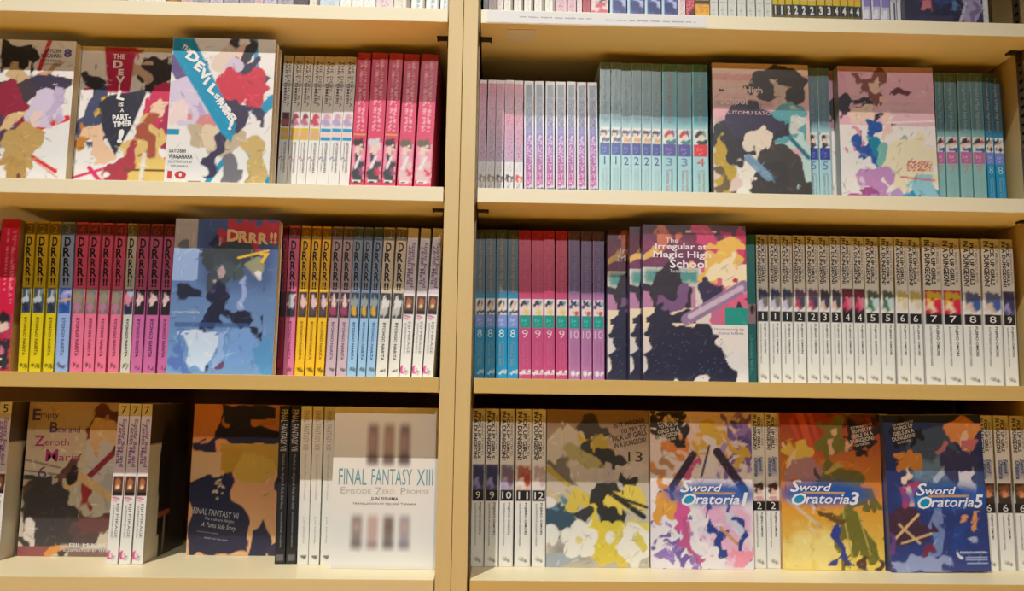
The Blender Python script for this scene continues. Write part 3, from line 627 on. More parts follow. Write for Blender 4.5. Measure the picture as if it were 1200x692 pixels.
# G  magenta, teal and dark cover
a = cov((226, 214, 206)).warp(.018, .006, 190); a.grad(.8, 1, (150, 60, 100), (70, 40, 60))
a.rect(0, .72, 1, .84, (116, 50, 92)).ell(.2, .94, .18, .06, (200, 110, 84)).ell(.05, .84, .07, .07, (228, 180, 96)).rect(0, .6, .55, .73, (30, 140, 136), .9, .04).rect(0, .44, .5, .6, (190, 130, 170)).rect(0, .33, .5, .46, (240, 220, 190)).rect(.42, .955, .72, .965, (230, 214, 214)).ell(.92, .86, .14, .12, (190, 40, 90))
a.poly([(.5, .98), (.98, .9), (1, .3), (.78, .36), (.6, .6)], (214, 70, 120), .9).ell(.76, .76, .22, .13, (236, 190, 90), 30).ell(.84, .68, .16, .12, (244, 226, 190)).ell(.82, .66, .045, .035, (196, 40, 60)).ell(.95, .5, .1, .1, (226, 100, 140)).ell(.93, .45, .08, .06, (60, 40, 60)).rect(.78, .36, 1, .47, (30, 150, 136)).poly([(.62, .4), (.8, .3), (.8, .42), (.66, .55)], (196, 110, 150)).rect(.64, 0, 1, .36, (234, 226, 220)).ell(.66, .57, .12, .07, (52, 44, 76))
a.ell(.28, .6, .22, .14, (44, 34, 50)).rect(.1, .46, .46, .6, (48, 38, 54)).ell(.28, .5, .13, .09, (122, 84, 130)).poly([(0, .36), (.14, .38), (.18, .45), (.34, .42), (.6, .38), (.72, .3), (.8, .16), (.86, .08), (.82, .0), (0, 0)], (36, 34, 60)).line(.42, .39, .97, .61, .016, (150, 120, 160)).line(.45, .41, .95, .6, .007, (206, 186, 206)).marks(.05, .02, .75, .3, (90, 96, 140), 21, .03)
facing('G', a, (62, 60, 100)).ftext('title_lettering', [('The', .22, .885, .34, .915), ('Irregular at', .12, .83, .62, .88, {'bold': .02}), ('Magic High', .10, .775, .66, .83, {'bold': .02}), ('School', .26, .72, .62, .775, {'bold': .02})], (240, 234, 240)).ftext('author_lettering', [('Tsutomu Sato', .26, .69, .50, .712)], (226, 220, 226)).ftext('tagline_lettering', [('Illustration by', .68, .325, .97, .34), ('Kana Ishida', .72, .30, .96, .315)], (140, 140, 190))
# H  beige cover, brown and charcoal masses
a = cov((206, 190, 166)); a.grad(.5, 1, (214, 200, 176), (190, 160, 124)).ell(.78, .8, .26, .19, (104, 56, 50)).ell(.76, .78, .1, .1, (222, 180, 130)).ell(.98, .7, .12, .1, (96, 52, 46)).poly([(0, .48), (.3, .5), (.55, .62), (.5, .5), (.3, .42), (0, .4)], (110, 70, 66)).line(.0, .62, .35, .57, .002, (120, 80, 76)).line(0, .55, .4, .52, .002, (130, 90, 84)).ell(.75, .55, .22, .16, (206, 196, 186)).ell(.9, .4, .16, .14, (190, 178, 170)).ell(.6, .42, .1, .09, (170, 50, 54)).line(.62, .5, .85, .66, .008, (150, 50, 56)).line(.4, .42, .55, .52, .012, (226, 186, 130)).line(.55, .52, .95, .34, .012, (224, 184, 130)).ell(.52, .52, .06, .04, (52, 44, 44))
a.poly([(0, .46), (.25, .46), (.55, .3), (.6, .1), (.4, .02), (.1, .02), (0, .2)], (70, 64, 62)).ell(.62, .14, .12, .12, (90, 70, 70)).ell(.75, .2, .25, .08, (110, 70, 66)).ell(.05, .12, .06, .1, (220, 206, 196)).rect(0, 0, .3, .06, (150, 84, 84)).ell(.4, .05, .1, .04, (220, 150, 80)).rect(.5, .0, 1, .05, (130, 100, 90)).ell(.95, .1, .1, .1, (80, 50, 50)).rect(.4, .035, 1, .085, (214, 204, 196), .6, .02)
facing('H', a, (200, 188, 170)).ftext('title_lettering', [('E', .04, .88, .12, .955, BOLD), ('mpty', .12, .885, .30, .93), ('B', .22, .80, .30, .87, BOLD), ('ox and', .30, .80, .52, .845)], (96, 74, 130)).ftext('title_lettering_magenta', [('Z', .08, .71, .18, .78, BOLD), ('eroth', .18, .715, .42, .76), ('M', .20, .61, .32, .69, BOLD), ('aria', .33, .615, .54, .66)], (180, 60, 130)).ftext('volume_number', [('6', .12, .50, .24, .58)], (110, 90, 120)).ftext('author_lettering', [('EIJI MIKAGE', .5, .055, .93, .085), ('ILLUSTRATION BY TETSUO', .45, .03, .93, .045)], (236, 230, 226))
# I  orange cover with navy fields
a = cov((220, 144, 80)).warp(.006, .002, 31); a.grad(.0, 1, (224, 172, 124), (226, 140, 76)).poly([(0, .72), (.24, .76), (.3, 1), (.86, 1), (.88, .94), (.62, .88), (.98, .83), (1, .76), (.3, .74)], (40, 36, 60)).poly([(0, .70), (.24, .68), (.24, .77), (0, .74)], (40, 36, 60)).ell(.36, .9, .05, .05, (206, 130, 70)).ell(.36, .925, .05, .04, (40, 36, 60)).rect(.6, .86, .86, .9, (210, 130, 70))
a.rect(.3, .56, .96, .735, (196, 146, 50)).ell(.66, .57, .24, .1, (206, 160, 60)).rect(0, .5, .3, .68, (214, 170, 120)).poly([(.3, .72), (.5, .72), (.46, .5), (.36, .46)], (190, 140, 40)).poly([(0, .48), (.42, .54), (.46, .4), (.66, .2), (.64, .02), (.0, .0)], (38, 36, 64)).poly([(.66, .0), (.66, .15), (.74, .22), (.84, .15), (.84, 0)], (38, 36, 64)).poly([(1, .62), (.95, .6), (.86, .42), (1, .34)], (38, 36, 64)).ell(.98, .02, .12, .08, (48, 44, 74))
for i in range(14): a.ell(.22+.03*(i % 4)+.025*(i//4), .40+.035*(i//4)-.012*(i % 4)+.02, .012, .008, (214, 190, 150))
N_ = {'rot': -7}
facing('I', a, (200, 150, 100), w=.136, strokes=40).ftext('title_lettering', [('FINAL FANTASY VII', .05, .255, .52, .295, N_), ('The Kids are Alright:', .17, .215, .48, .24, {'rot': -7, 'shear': .2}), ('A Turks Side Story', .14, .165, .50, .205, {'rot': -7, 'shear': .2})], (196, 196, 204)).ftext('author_lettering', [('KAZUSHIGE NOJIMA', .10, .14, .32, .152, N_), ('BASED ON THE GAME', .18, .10, .42, .11, N_)], (170, 170, 184))
# J  cream-white cover with two blurred strips of muted panels
a = cov((234, 230, 222)); a.grad(0, 1, (236, 232, 226), (232, 228, 220))
a.wx = None
for i, c in enumerate(((132, 96, 94), (150, 122, 104), (104, 80, 80))):
    u = .30+i*.15; a.rect(u, .62, u+.15, .92, c, .85, .05).rect(u+.01, .70, u+.13, .86, (196, 160, 146), .6, .05).rect(u, .62, u+.15, .72, (84, 70, 74), .7, .04)
for i, c in enumerate(((130, 112, 106), (196, 160, 150), (110, 88, 82), (156, 144, 152))):
    u = .17+i*.15; a.rect(u, .10, u+.15, .35, c, .85, .05).rect(u+.02, .2, u+.13, .31, (206, 176, 160) if i != 2 else (130, 96, 80), .6, .05).rect(u, .10, u+.15, .19, (104, 98, 102), .55, .05)
a.strokes(4, 1)
a.rect(.02, .0, .98, .022, (220, 214, 204), .5)
facing('J', a, (232, 228, 220), t=.015, strokes=0).ftext('title_lettering', [('FINAL', .06, .515, .325, .615), ('FANTASY', .37, .515, .755, .615), ('XIII', .80, .515, .955, .615)], (112, 168, 178)).ftext('subtitle_lettering', [('E', .08, .46, .13, .5), ('PISODE', .14, .46, .37, .487), ('Z', .41, .455, .47, .5), ('ERO:', .48, .46, .60, .487), ('P', .65, .455, .70, .5), ('ROMISE', .71, .46, .92, .487)], (190, 188, 184)).ftext('author_lettering', [('JUN EISHIMA', .37, .415, .63, .44, BOLD), ('TRANSLATION BY MELISSA TANAKA', .2, .392, .8, .404)], (104, 100, 98))
# K  grey, black and yellow cover with white blossoms
a = cov((196, 186, 168)); a.grad(.62, 1, (200, 188, 168), (150, 116, 90)).rect(0, .88, 1, 1, (120, 90, 70), .6, .08).ell(.2, .78, .24, .12, (206, 196, 178)).ell(.48, .88, .16, .05, (70, 62, 50), -20).ell(.42, .83, .1, .025, (206, 180, 50), -30).ell(.42, .76, .12, .07, (62, 60, 52), -20).ell(.32, .70, .2, .06, (176, 166, 110), -40).ell(.56, .74, .1, .07, (190, 164, 50)).ell(.58, .68, .12, .08, (50, 48, 42)).ell(.78, .6, .16, .07, (52, 52, 46), -40).line(.0, .62, .45, .42, .008, (190, 164, 60)).line(.02, .66, .3, .5, .006, (110, 104, 80)).ell(.2, .62, .06, .1, (120, 112, 96), 30).ell(.85, .62, .1, .06, (206, 190, 176)).ell(.6, .6, .1, .06, (190, 176, 170))
a.rect(0, .3, 1, .52, (206, 200, 186), .7, .1).ell(.2, .42, .2, .08, (200, 186, 150)).ell(.1, .33, .2, .12, (60, 84, 100)).ell(.16, .38, .08, .05, (96, 130, 146)).ell(.35, .4, .1, .06, (214, 190, 80)).ell(.58, .42, .16, .1, (52, 50, 48)).ell(.64, .28, .14, .12, (50, 50, 50)).ell(.82, .42, .2, .09, (224, 202, 86), -25).line(.56, .5, .95, .32, .007, (50, 46, 40)).line(.62, .46, .98, .38, .004, (60, 56, 46)).rect(0, 0, 1, .2, (90, 100, 110), .8, .12).splat(.62, .14, .24, .12, (220, 196, 70), 8, 16).splat(.85, .25, .2, .08, (226, 206, 100), 12, 8).ell(.5, .3, .05, .1, (226, 200, 70), 30).ell(.35, .32, .1, .04, (60, 60, 62)).ell(.88, .14, .16, .12, (236, 230, 216)).ell(.9, .14, .07, .05, (220, 200, 90)).ell(.06, .04, .3, .04, (160, 168, 176))
a.warp(.0016, .001, 5)
for ang in range(0, 360, 72):
    a.ell(.32+.105*math.cos(math.radians(ang+18)), .17+.07*math.sin(math.radians(ang+18)), .085, .055, (236, 230, 218))
a.ell(.32, .17, .035, .025, (220, 206, 130)).ell(.04, .2, .09, .07, (232, 228, 216)).ell(.02, .4, .06, .035, (230, 226, 220)).ell(.62, .19, .05, .04, (232, 224, 206)).line(.36, .22, .44, .29, .003, (236, 230, 220))
Q = {'rot': 12, 'bold': .02}
facing('K', a, (200, 190, 176)).ftext('title_lettering', [('IS IT WRONG', .66, .905, .96, .935, Q), ('TO TRY TO', .72, .865, .98, .895, Q), ('PICK UP GIRLS', .64, .82, .985, .855, Q), ('IN A DUNGEON?', .66, .775, .98, .81, Q)], (44, 36, 34)).ftext('volume_number', [('13', .80, .67, .94, .735)], (60, 52, 48))
# logo of the three similar covers
def logo(a, cu, cv):
    a.wx = None
    a.ell(cu, cv, .46, .085, (40, 96, 180), 0, .55, .6).ell(cu, cv-.005, .40, .062, (28, 84, 170), 0, .9, .5).ell(cu-.26, cv-.035, .07, .035, (10, 150, 196), 20, .9, .6).line(cu-.2, cv+.002, cu+.2, cv+.002, .002, (226, 176, 60))
def logo_text(k, cu, cv, n):
    S = {'shear': .28, 'bold': .015}
    k.ftext('series_lettering', [('S', cu-.32, cv+.005, cu-.19, cv+.085, S), ('word', cu-.215, cv+.012, cu+.10, cv+.062, S), ('O', cu-.30, cv-.08, cu-.15, cv+.0, S), ('ratoria', cu-.165, cv-.068, cu+.27, cv-.008, S)], (238, 240, 246)).ftext('volume_number', [(n, cu+.27, cv-.075, cu+.37, cv+.01, {'shear': .2, 'bold': .03})], (238, 240, 246))
def splash_text(k, cu, cv, s=1.0):
    R = {'rot': 12, 'bold': .03}
    k.ftext('title_lettering', [('IS IT WRONG TO TRY', cu-.11*s, cv+.052, cu+.11*s, cv+.068, R), ('TO PICK UP', cu-.10*s, cv+.022, cu+.10*s, cv+.046, R), ('GIRLS IN A', cu-.11*s, cv-.01, cu+.11*s, cv+.016, R), ('DUNGEON?', cu-.12*s, cv-.042, cu+.12*s, cv-.015, R), ('ON THE SIDE', cu-.07*s, cv-.066, cu+.07*s, cv-.05, R)], (206, 200, 192))
# L
a = cov((234, 226, 230)).warp(.018, .006, 191); a.grad(.5, 1, (234, 226, 226), (226, 196, 190))
r = random.Random(2)
for i in range(26):
    q, z_ = r.choice(((r.uniform(.08, .4), r.uniform(.02, .3)), (r.uniform(.62, .98), r.uniform(.55, .95)))); s_ = r.uniform(.03, .085)
    a.poly([(q+s_*math.cos(t_+i), z_+s_*.66*math.sin(t_+i)) for t_ in (0, 1.2, 2.4, 3.6, 5.0)], r.choice(((150, 120, 190), (176, 150, 206), (120, 96, 170))))
a.ell(.86, .86, .08, .06, (96, 80, 150)).ell(.55, .84, .14, .1, (220, 184, 70)).poly([(.5, .9), (.66, .92), (.86, .78), (.9, .6), (.8, .62), (.78, .74), (.66, .84)], (216, 176, 60)).ell(.5, .84, .07, .05, (240, 206, 180)).ell(.3, .74, .13, .08, (224, 140, 70)).ell(.28, .72, .07, .05, (240, 206, 184)).ell(.2, .44, .1, .16, (226, 160, 70), -25).ell(.12, .55, .05, .1, (220, 150, 70), 20).ell(.55, .66, .12, .14, (232, 226, 228)).line(.5, .58, .58, .78, .003, (70, 60, 100)).ell(.4, .62, .06, .1, (206, 90, 140)).line(.42, .72, .2, .5, .010, (60, 46, 70)).line(.66, .74, .92, .5, .012, (60, 46, 72)).ell(.1, .65, .1, .03, (190, 140, 100), -40).ell(.12, .45, .05, .03, (90, 90, 160))
a.ell(.38, .3, .1, .12, (214, 90, 150)).ell(.72, .25, .26, .2, (226, 160, 196), 0, .8, .6).poly([(.5, .4), (.62, .38), (.72, .0), (.62, .0)], (46, 66, 140)).poly([(.66, .4), (.78, .36), (1, .08), (.94, .06)], (46, 66, 140)).ell(.58, .24, .04, .03, (214, 214, 222)).ell(.82, .30, .05, .035, (206, 206, 220)).poly([(.42, .3), (.5, .34), (.52, .16), (.66, .02), (.56, .0), (.44, .14)], (236, 228, 230)).poly([(.26, .34), (.36, .32), (.4, .14), (.5, .0), (.38, 0), (.3, .12)], (190, 90, 140)).line(.68, .26, .84, .16, .004, (206, 150, 80)).ell(.82, .06, .12, .08, (236, 150, 170)).splat(.18, .89, .15, .09, (46, 40, 44), 3, 16)
logo(a, .62, .475); k = facing('L', a, (228, 222, 226)); logo_text(k, .60, .475, '1'); splash_text(k, .18, .875)
# M
a = cov((220, 140, 50)).warp(.018, .006, 183); a.grad(.0, .45, (236, 206, 90), (224, 146, 48)).grad(.45, 1, (222, 140, 50), (150, 44, 34)).rect(.1, .7, .5, 1, (170, 50, 36), .6, .1).line(.2, 1, .34, .7, .010, (206, 90, 50)).line(.3, 1, .42, .72, .006, (196, 80, 50)).line(.12, .95, .2, .8, .006, (200, 80, 50)).ell(.72, .98, .3, .07, (110, 50, 34)).ell(.3, .1, .3, .12, (244, 226, 150), 0, .7, .8)
a.ell(.56, .83, .16, .12, (120, 116, 46)).ell(.55, .78, .07, .06, (226, 180, 140)).ell(.16, .74, .13, .1, (228, 190, 80)).ell(.16, .71, .07, .05, (240, 206, 160)).ell(.26, .6, .14, .09, (176, 130, 130)).ell(.38, .62, .06, .05, (90, 70, 70)).poly([(.42, .66), (.6, .70), (.76, .66), (.98, .42), (.9, .36), (.78, .44), (.5, .44)], (112, 104, 46)).ell(.58, .64, .14, .04, (190, 160, 80), 10).poly([(.48, .42), (.74, .42), (.98, .14), (.94, .09), (.76, .05), (.6, .08)], (118, 112, 44)).line(.6, .38, .68, .08, .002, (190, 176, 90)).line(.74, .4, .86, .1, .002, (190, 176, 90)).poly([(.38, .24), (.48, .32), (.54, .2), (.6, .14), (.7, .0), (.5, .0), (.48, .14)], (56, 66, 140)).poly([(.68, .06), (.76, .05), (.76, 0), (.68, 0)], (80, 50, 50)).poly([(.82, .1), (.9, .1), (.9, 0), (.84, 0)], (90, 56, 50)).line(.06, .44, .36, .28, .004, (214, 190, 160)).ell(.34, .36, .04, .06, (236, 200, 170)).ell(.46, .37, .1, .04, (110, 80, 40)).splat(.82, .88, .14, .09, (40, 34, 34), 5, 16)
logo(a, .42, .485); k = facing('M', a, (206, 150, 80)); logo_text(k, .40, .485, '3'); splash_text(k, .82, .86)
# N
a = cov((44, 60, 124)); a.grad(0, 1, (52, 66, 130), (40, 50, 96)).ell(.5, .8, .3, .1, (70, 84, 110), 20).ell(.48, .66, .24, .08, (120, 150, 170), 0, .8, .6).ell(.6, .55, .3, .1, (90, 116, 150), 0, .6, .7).line(.5, .58, .74, .74, .008, (170, 186, 206)).poly([(.5, .36), (.6, .36), (.5, .0), (.3, .0)], (130, 150, 196), .8).ell(.3, .03, .3, .05, (150, 160, 200)).ell(.24, .7, .1, .07, (214, 140, 60)).ell(.22, .64, .07, .04, (230, 206, 186)).poly([(.1, .55), (.3, .6), (.32, .5), (.24, .36), (.12, .38)], (176, 60, 96)).ell(.24, .48, .05, .06, (224, 196, 190)).poly([(.1, .36), (.3, .38), (.44, .24), (.36, .17), (.06, .18), (.02, .24)], (76, 48, 66)).line(.04, .2, .3, .36, .0035, (226, 186, 130)).line(.12, .18, .42, .24, .003, (220, 180, 126)).line(.1, .3, .3, .18, .003, (220, 180, 126)).ell(.36, .1, .05, .05, (120, 50, 76)).ell(.03, .1, .04, .14, (120, 70, 130))
a.ell(.78, .88, .15, .08, (224, 150, 90)).ell(.78, .83, .07, .05, (238, 204, 184)).ell(.88, .8, .1, .06, (206, 120, 130)).ell(.62, .8, .1, .03, (196, 120, 130), 20).poly([(.64, .78), (.9, .76), (.86, .56), (.72, .5), (.66, .62)], (62, 62, 100)).poly([(.7, .62), (.88, .66), (.9, .44), (.72, .44)], (206, 206, 220)).ell(.74, .33, .05, .03, (224, 150, 110)).ell(.86, .33, .05, .03, (224, 150, 90)).poly([(.68, .3), (.8, .3), (.74, .1), (.66, .12)], (46, 70, 140)).ell(.69, .14, .03, .025, (226, 226, 232)).ell(.86, .19, .03, .03, (170, 180, 210)).splat(.2, .9, .14, .09, (34, 32, 40), 7, 16).rect(.7, .116, .97, .124, (190, 196, 220)).rect(.75, .088, .97, .095, (170, 178, 210)).rect(.75, .072, .97, .078, (170, 178, 210)).rect(.76, .045, .97, .052, (170, 178, 210))
logo(a, .62, .475); k = facing('N', a, (70, 80, 130), w=.136, h=.209); logo_text(k, .60, .475, '5'); splash_text(k, .2, .885)
k.ftext('author_lettering', [('FUJINO OMORI', .70, .11, .96, .13)], (206, 210, 226))
# dark cover on the cut-off top row
a = cov((44, 42, 70), .122, .18); a.rect(0, .1, 1, .18, (56, 50, 76)).ell(.25, .3, .1, .12, (196, 110, 120), 20).ell(.1, .25, .13, .12, (46, 44, 66)).ell(.5, .32, .2, .1, (44, 60, 110)).ell(.62, .22, .2, .08, (36, 36, 62)).ell(.6, .34, .07, .1, (80, 110, 150)).ell(.82, .26, .13, .17, (160, 146, 176), -10).ell(.8, .2, .04, .14, (120, 100, 140), -10).rect(.94, 0, 1, 1, (214, 206, 206)).ell(.75, .36, .1, .05, (206, 200, 214)).line(.66, .14, .74, .3, .004, (190, 176, 196)).rect(.0, .36, 1, 1, (90, 96, 130))
facing('Z', a, (60, 56, 80), w=.122, h=.18, t=.014)
# ------------------------------------------------------------ standing books: (kind, shelf top, y of spine, x of foot, thickness, lean in degrees)
SPINES=[
('devil_y',0.25,0.0814,-0.2353,0.0131,0.42), ('devil_y',0.25,0.0821,-0.2219,0.0129,0.95), ('devil_y',0.25,0.0817,-0.2086,0.0126,1.14),
('devil_y',0.25,0.0822,-0.1945,0.0148,1.38), ('devil_b',0.25,0.0823,-0.1788,0.0155,1.44), ('devil_b',0.25,0.0810,-0.1630,0.0147,1.38),
('devil_b',0.25,0.0808,-0.1478,0.0140,1.25), ('pinkbig',0.25,0.0708,-0.1278,0.0190,1.16), ('pinkbig',0.25,0.0694,-0.1053,0.0224,1.34),
('pinkbig',0.25,0.0694,-0.0837,0.0188,1.64), ('pinkbig',0.25,0.0712,-0.0615,0.0209,1.68), ('pinkbig',0.25,0.0699,-0.0362,0.0237,1.77),
('redpurple',0.25,0.0808,0.0473,0.0108,0.00), ('redpurple',0.25,0.0799,0.0594,0.0115,0.29), ('redpurple',0.25,0.0803,0.0720,0.0118,0.22),
('redpurple',0.25,0.0792,0.0863,0.0127,-0.29), ('redpurple',0.25,0.0803,0.1002,0.0121,-0.38), ('purple',0.25,0.0809,0.1153,0.0138,-0.61),
('purple',0.25,0.0801,0.1302,0.0132,-0.61), ('purple',0.25,0.0806,0.1449,0.0131,-0.24), ('purple',0.25,0.0804,0.1608,0.0138,-0.44),
('purple',0.25,0.0790,0.1756,0.0126,-0.31), ('purple',0.25,0.0806,0.1906,0.0135,-0.33), ('purple',0.25,0.0802,0.2074,0.0138,-0.76),
('irr_1',0.25,0.0775,0.2223,0.0153,0.41), ('irr_1',0.25,0.0769,0.2385,0.0143,0.32), ('irr_2',0.25,0.0789,0.2538,0.0137,0.21),
('irr_2',0.25,0.0779,0.2683,0.0137,0.29), ('irr_2',0.25,0.0785,0.2832,0.0138,0.23), ('irr_2',0.25,0.0789,0.2976,0.0138,0.25),
('irr_3',0.25,0.0785,0.3155,0.0207,0.56), ('irr_3',0.25,0.0790,0.3376,0.0205,0.45), ('irr_4',0.25,0.0777,0.3611,0.0223,0.12),
('irr_5',0.25,0.0807,0.5262,0.0150,0.18), ('irr_5',0.25,0.0799,0.5426,0.0167,0.25), ('irr_7',0.25,0.0860,0.7148,0.0118,1.15),
('irr_7',0.25,0.0859,0.7315,0.0177,1.01), ('irr_7',0.25,0.0840,0.7508,0.0172,0.96), ('irr_7',0.25,0.0841,0.7709,0.0188,0.61),
('irr_8s',0.25,0.0843,0.7883,0.0111,0.20), ('irr_8s',0.25,0.0861,0.8039,0.0143,-0.40), ('dr_pinkleft',0.00,0.0748,-0.5997,0.0245,-0.82),
('dr_yellow2',0.00,0.0853,-0.5751,0.0130,-1.88), ('dr_yellow2',0.00,0.0845,-0.5588,0.0153,-1.48), ('dr_yellow2',0.00,0.0850,-0.5411,0.0138,-1.48),
('dr_blue3',0.00,0.0847,-0.5232,0.0171,-1.56), ('dr_pink4',0.00,0.0846,-0.5035,0.0164,-1.69), ('dr_pink4',0.00,0.0852,-0.4869,0.0147,-1.50),
('dr_pink4',0.00,0.0852,-0.4709,0.0140,-0.84), ('dr_pink4',0.00,0.0860,-0.4537,0.0143,-0.89), ('dr_grey5',0.00,0.0854,-0.4373,0.0125,-0.86),
('dr_purple6',0.00,0.0860,-0.4228,0.0152,-0.52), ('dr_purple6',0.00,0.0859,-0.4047,0.0166,-0.48), ('dr_purple6',0.00,0.0862,-0.3868,0.0137,-0.69),
('dr_red',0.00,0.0804,-0.2260,0.0101,-0.25), ('dr_pink9',0.00,0.0792,-0.2131,0.0137,-0.06), ('dr_yellow10',0.00,0.0809,-0.1985,0.0125,0.40),
('dr_yellow10',0.00,0.0811,-0.1846,0.0120,0.65), ('dr_yellow10',0.00,0.0810,-0.1708,0.0117,0.79), ('dr_grey11',0.00,0.0802,-0.1557,0.0136,0.79),
('dr_grey11',0.00,0.0805,-0.1406,0.0135,0.84), ('dr_blue12',0.00,0.0793,-0.1267,0.0124,0.80), ('dr_blue12',0.00,0.0808,-0.1135,0.0113,1.05),
('dr_blue12',0.00,0.0802,-0.1007,0.0118,1.46), ('dr_white13',0.00,0.0795,-0.0856,0.0148,1.43), ('dr_white13',0.00,0.0790,-0.0689,0.0143,1.66),
('emp_white',0.00,0.0808,-0.0532,0.0144,1.61), ('emp_white',0.00,0.0812,-0.0372,0.0134,2.10), ('emp_white',0.00,0.0790,-0.0217,0.0140,2.60),
('irr_8',0.00,0.0807,0.0494,0.0131,-0.52), ('irr_8',0.00,0.0798,0.0640,0.0138,-0.52), ('irr_8',0.00,0.0792,0.0799,0.0152,-0.64),
('irr_8',0.00,0.0795,0.0956,0.0146,-0.58), ('irr_9',0.00,0.0806,0.1126,0.0171,-0.66), ('irr_9',0.00,0.0809,0.1304,0.0163,-0.54),
('irr_9',0.00,0.0789,0.1464,0.0149,-0.54), ('irr_9',0.00,0.0803,0.1636,0.0159,-0.32), ('irr_10',0.00,0.0789,0.1813,0.0158,-0.36),
('irr_10',0.00,0.0805,0.1981,0.0145,-0.18), ('irr_10',0.00,0.0796,0.2150,0.0157,-0.18), ('irr_teal',0.00,0.0809,0.4299,0.0131,0.30),
('dan_1',0.00,0.0812,0.4460,0.0164,0.53), ('dan_1',0.00,0.0800,0.4629,0.0156,0.74), ('dan_1',0.00,0.0812,0.4802,0.0160,0.83),
('dan_2',0.00,0.0795,0.4977,0.0165,0.74), ('dan_2',0.00,0.0790,0.5162,0.0169,0.81), ('dan_3',0.00,0.0802,0.5335,0.0152,0.74),
('dan_3',0.00,0.0789,0.5491,0.0141,0.86), ('dan_4',0.00,0.0793,0.5656,0.0163,0.85), ('dan_4',0.00,0.0798,0.5831,0.0160,0.79),
('dan_5',0.00,0.0803,0.6020,0.0198,0.83), ('dan_5',0.00,0.0792,0.6224,0.0185,1.23), ('dan_6',0.00,0.0789,0.6437,0.0178,0.89),
('dan_6',0.00,0.0809,0.6641,0.0186,0.58), ('dan_7',0.00,0.0796,0.6890,0.0267,0.84), ('dan_7',0.00,0.0811,0.7181,0.0273,0.39),
('dan_8',0.00,0.0810,0.7459,0.0268,0.83), ('dan_8',0.00,0.0797,0.7730,0.0266,1.42), ('dan_9',0.00,0.0799,0.7983,0.0185,0.79),
('emp_5',-0.25,0.0900,-0.5961,0.0161,0.01), ('emp_7',-0.25,0.0773,-0.4327,0.0147,0.53), ('emp_7',-0.25,0.0772,-0.4159,0.0146,0.22),
('emp_7',-0.25,0.0771,-0.3992,0.0138,-0.18), ('ff_black',-0.25,0.0853,-0.2137,0.0134,-0.83), ('ff_black',-0.25,0.0861,-0.1988,0.0136,-0.83),
('ff_white',-0.25,0.0820,-0.1824,0.0143,-0.90), ('ff_white',-0.25,0.0818,-0.1676,0.0136,-0.62), ('ff_white',-0.25,0.0825,-0.1523,0.0132,-0.64),
('dan_9',-0.25,0.0804,0.0512,0.0172,-0.33), ('dan_9',-0.25,0.0805,0.0701,0.0185,-0.34), ('dan_10',-0.25,0.0821,0.0898,0.0189,-0.07),
('dan_11',-0.25,0.0811,0.1120,0.0214,0.04), ('dan_12',-0.25,0.0811,0.1339,0.0183,-0.16), ('sw_2',-0.25,0.0838,0.4363,0.0181,0.27),
('sw_2',-0.25,0.0848,0.4557,0.0186,0.41), ('sw_5',-0.25,0.0852,0.6140,0.0127,-0.05), ('sw_6',-0.25,0.0838,0.7564,0.0202,0.29),
('sw_6',-0.25,0.0853,0.7808,0.0209,0.19), ('sw_6',-0.25,0.0853,0.8053,0.0207,-0.08), ('t_dark',0.4975,0.0591,-0.4654,0.0117,0),
('t_white',0.4975,0.0603,-0.4543,0.0087,0), ('t_white',0.4975,0.0599,-0.4435,0.0111,0), ('t_white',0.4975,0.0604,-0.4297,0.0147,0),
('t_white',0.4975,0.0597,-0.4138,0.0153,0), ('t_brown',0.4975,0.0604,-0.3952,0.0201,0), ('t_pink',0.4975,0.0605,-0.3762,0.0160,0),
('t_grey',0.4975,0.0590,-0.3558,0.0231,0), ('t_lilac',0.4975,0.0591,-0.3341,0.0183,0), ('t_grey',0.4975,0.0604,-0.3136,0.0208,0),
('t_grey',0.4975,0.0609,-0.2918,0.0208,0), ('t_pink',0.4975,0.0595,-0.2743,0.0124,0), ('t_lilac',0.4975,0.0599,-0.2581,0.0184,0),
('t_grey',0.4975,0.0602,-0.2369,0.0221,0), ('t_dark',0.4975,0.0596,-0.2145,0.0209,0), ('t_cream',0.4975,0.0597,-0.1960,0.0130,0),
('t_paleblue',0.4975,0.0596,-0.1741,0.0276,0), ('t_white',0.4975,0.0597,-0.1513,0.0160,0), ('t_white',0.4975,0.0602,-0.1343,0.0161,0),
('t_white',0.4975,0.0596,-0.1173,0.0161,0), ('t_palepink',0.4975,0.0598,-0.0960,0.0247,0), ('t_cream',0.4975,0.0605,-0.0710,0.0235,0),
('t_whiteblue',0.4975,0.0591,-0.0481,0.0192,0), ('t_whiteblue',0.4975,0.0601,-0.0273,0.0192,0), ('t_whiteblue',0.4975,0.0605,-0.0099,0.0125,0),
('t_grey',0.4975,0.0596,0.0489,0.0064,0), ('t_palepink',0.4975,0.0594,0.0587,0.0114,0), ('t_palepink',0.4975,0.0606,0.0697,0.0089,0),
('t_cream',0.4975,0.0595,0.0814,0.0126,0), ('t_cream',0.4975,0.0594,0.0958,0.0132,0), ('t_cream',0.4975,0.0599,0.1106,0.0132,0),
('t_cream',0.4975,0.0604,0.1257,0.0138,0), ('t_cream',0.4975,0.0592,0.1413,0.0145,0), ('t_pink',0.4975,0.0596,0.1573,0.0157,0),
('t_pink',0.4975,0.0597,0.1728,0.0120,0), ('t_palepink',0.4975,0.0607,0.1838,0.0071,0), ('t_crimson',0.4975,0.0599,0.1938,0.0108,0),
('t_mix',0.4975,0.0607,0.2132,0.0250,0), ('t_blue',0.4975,0.0593,0.2398,0.0238,0), ('t_blue',0.4975,0.0597,0.2651,0.0239,0),
('t_blue',0.4975,0.0603,0.2902,0.0233,0), ('t_blue',0.4975,0.0608,0.3144,0.0221,0), ('t_palepink',0.4975,0.0599,0.3317,0.0108,0),
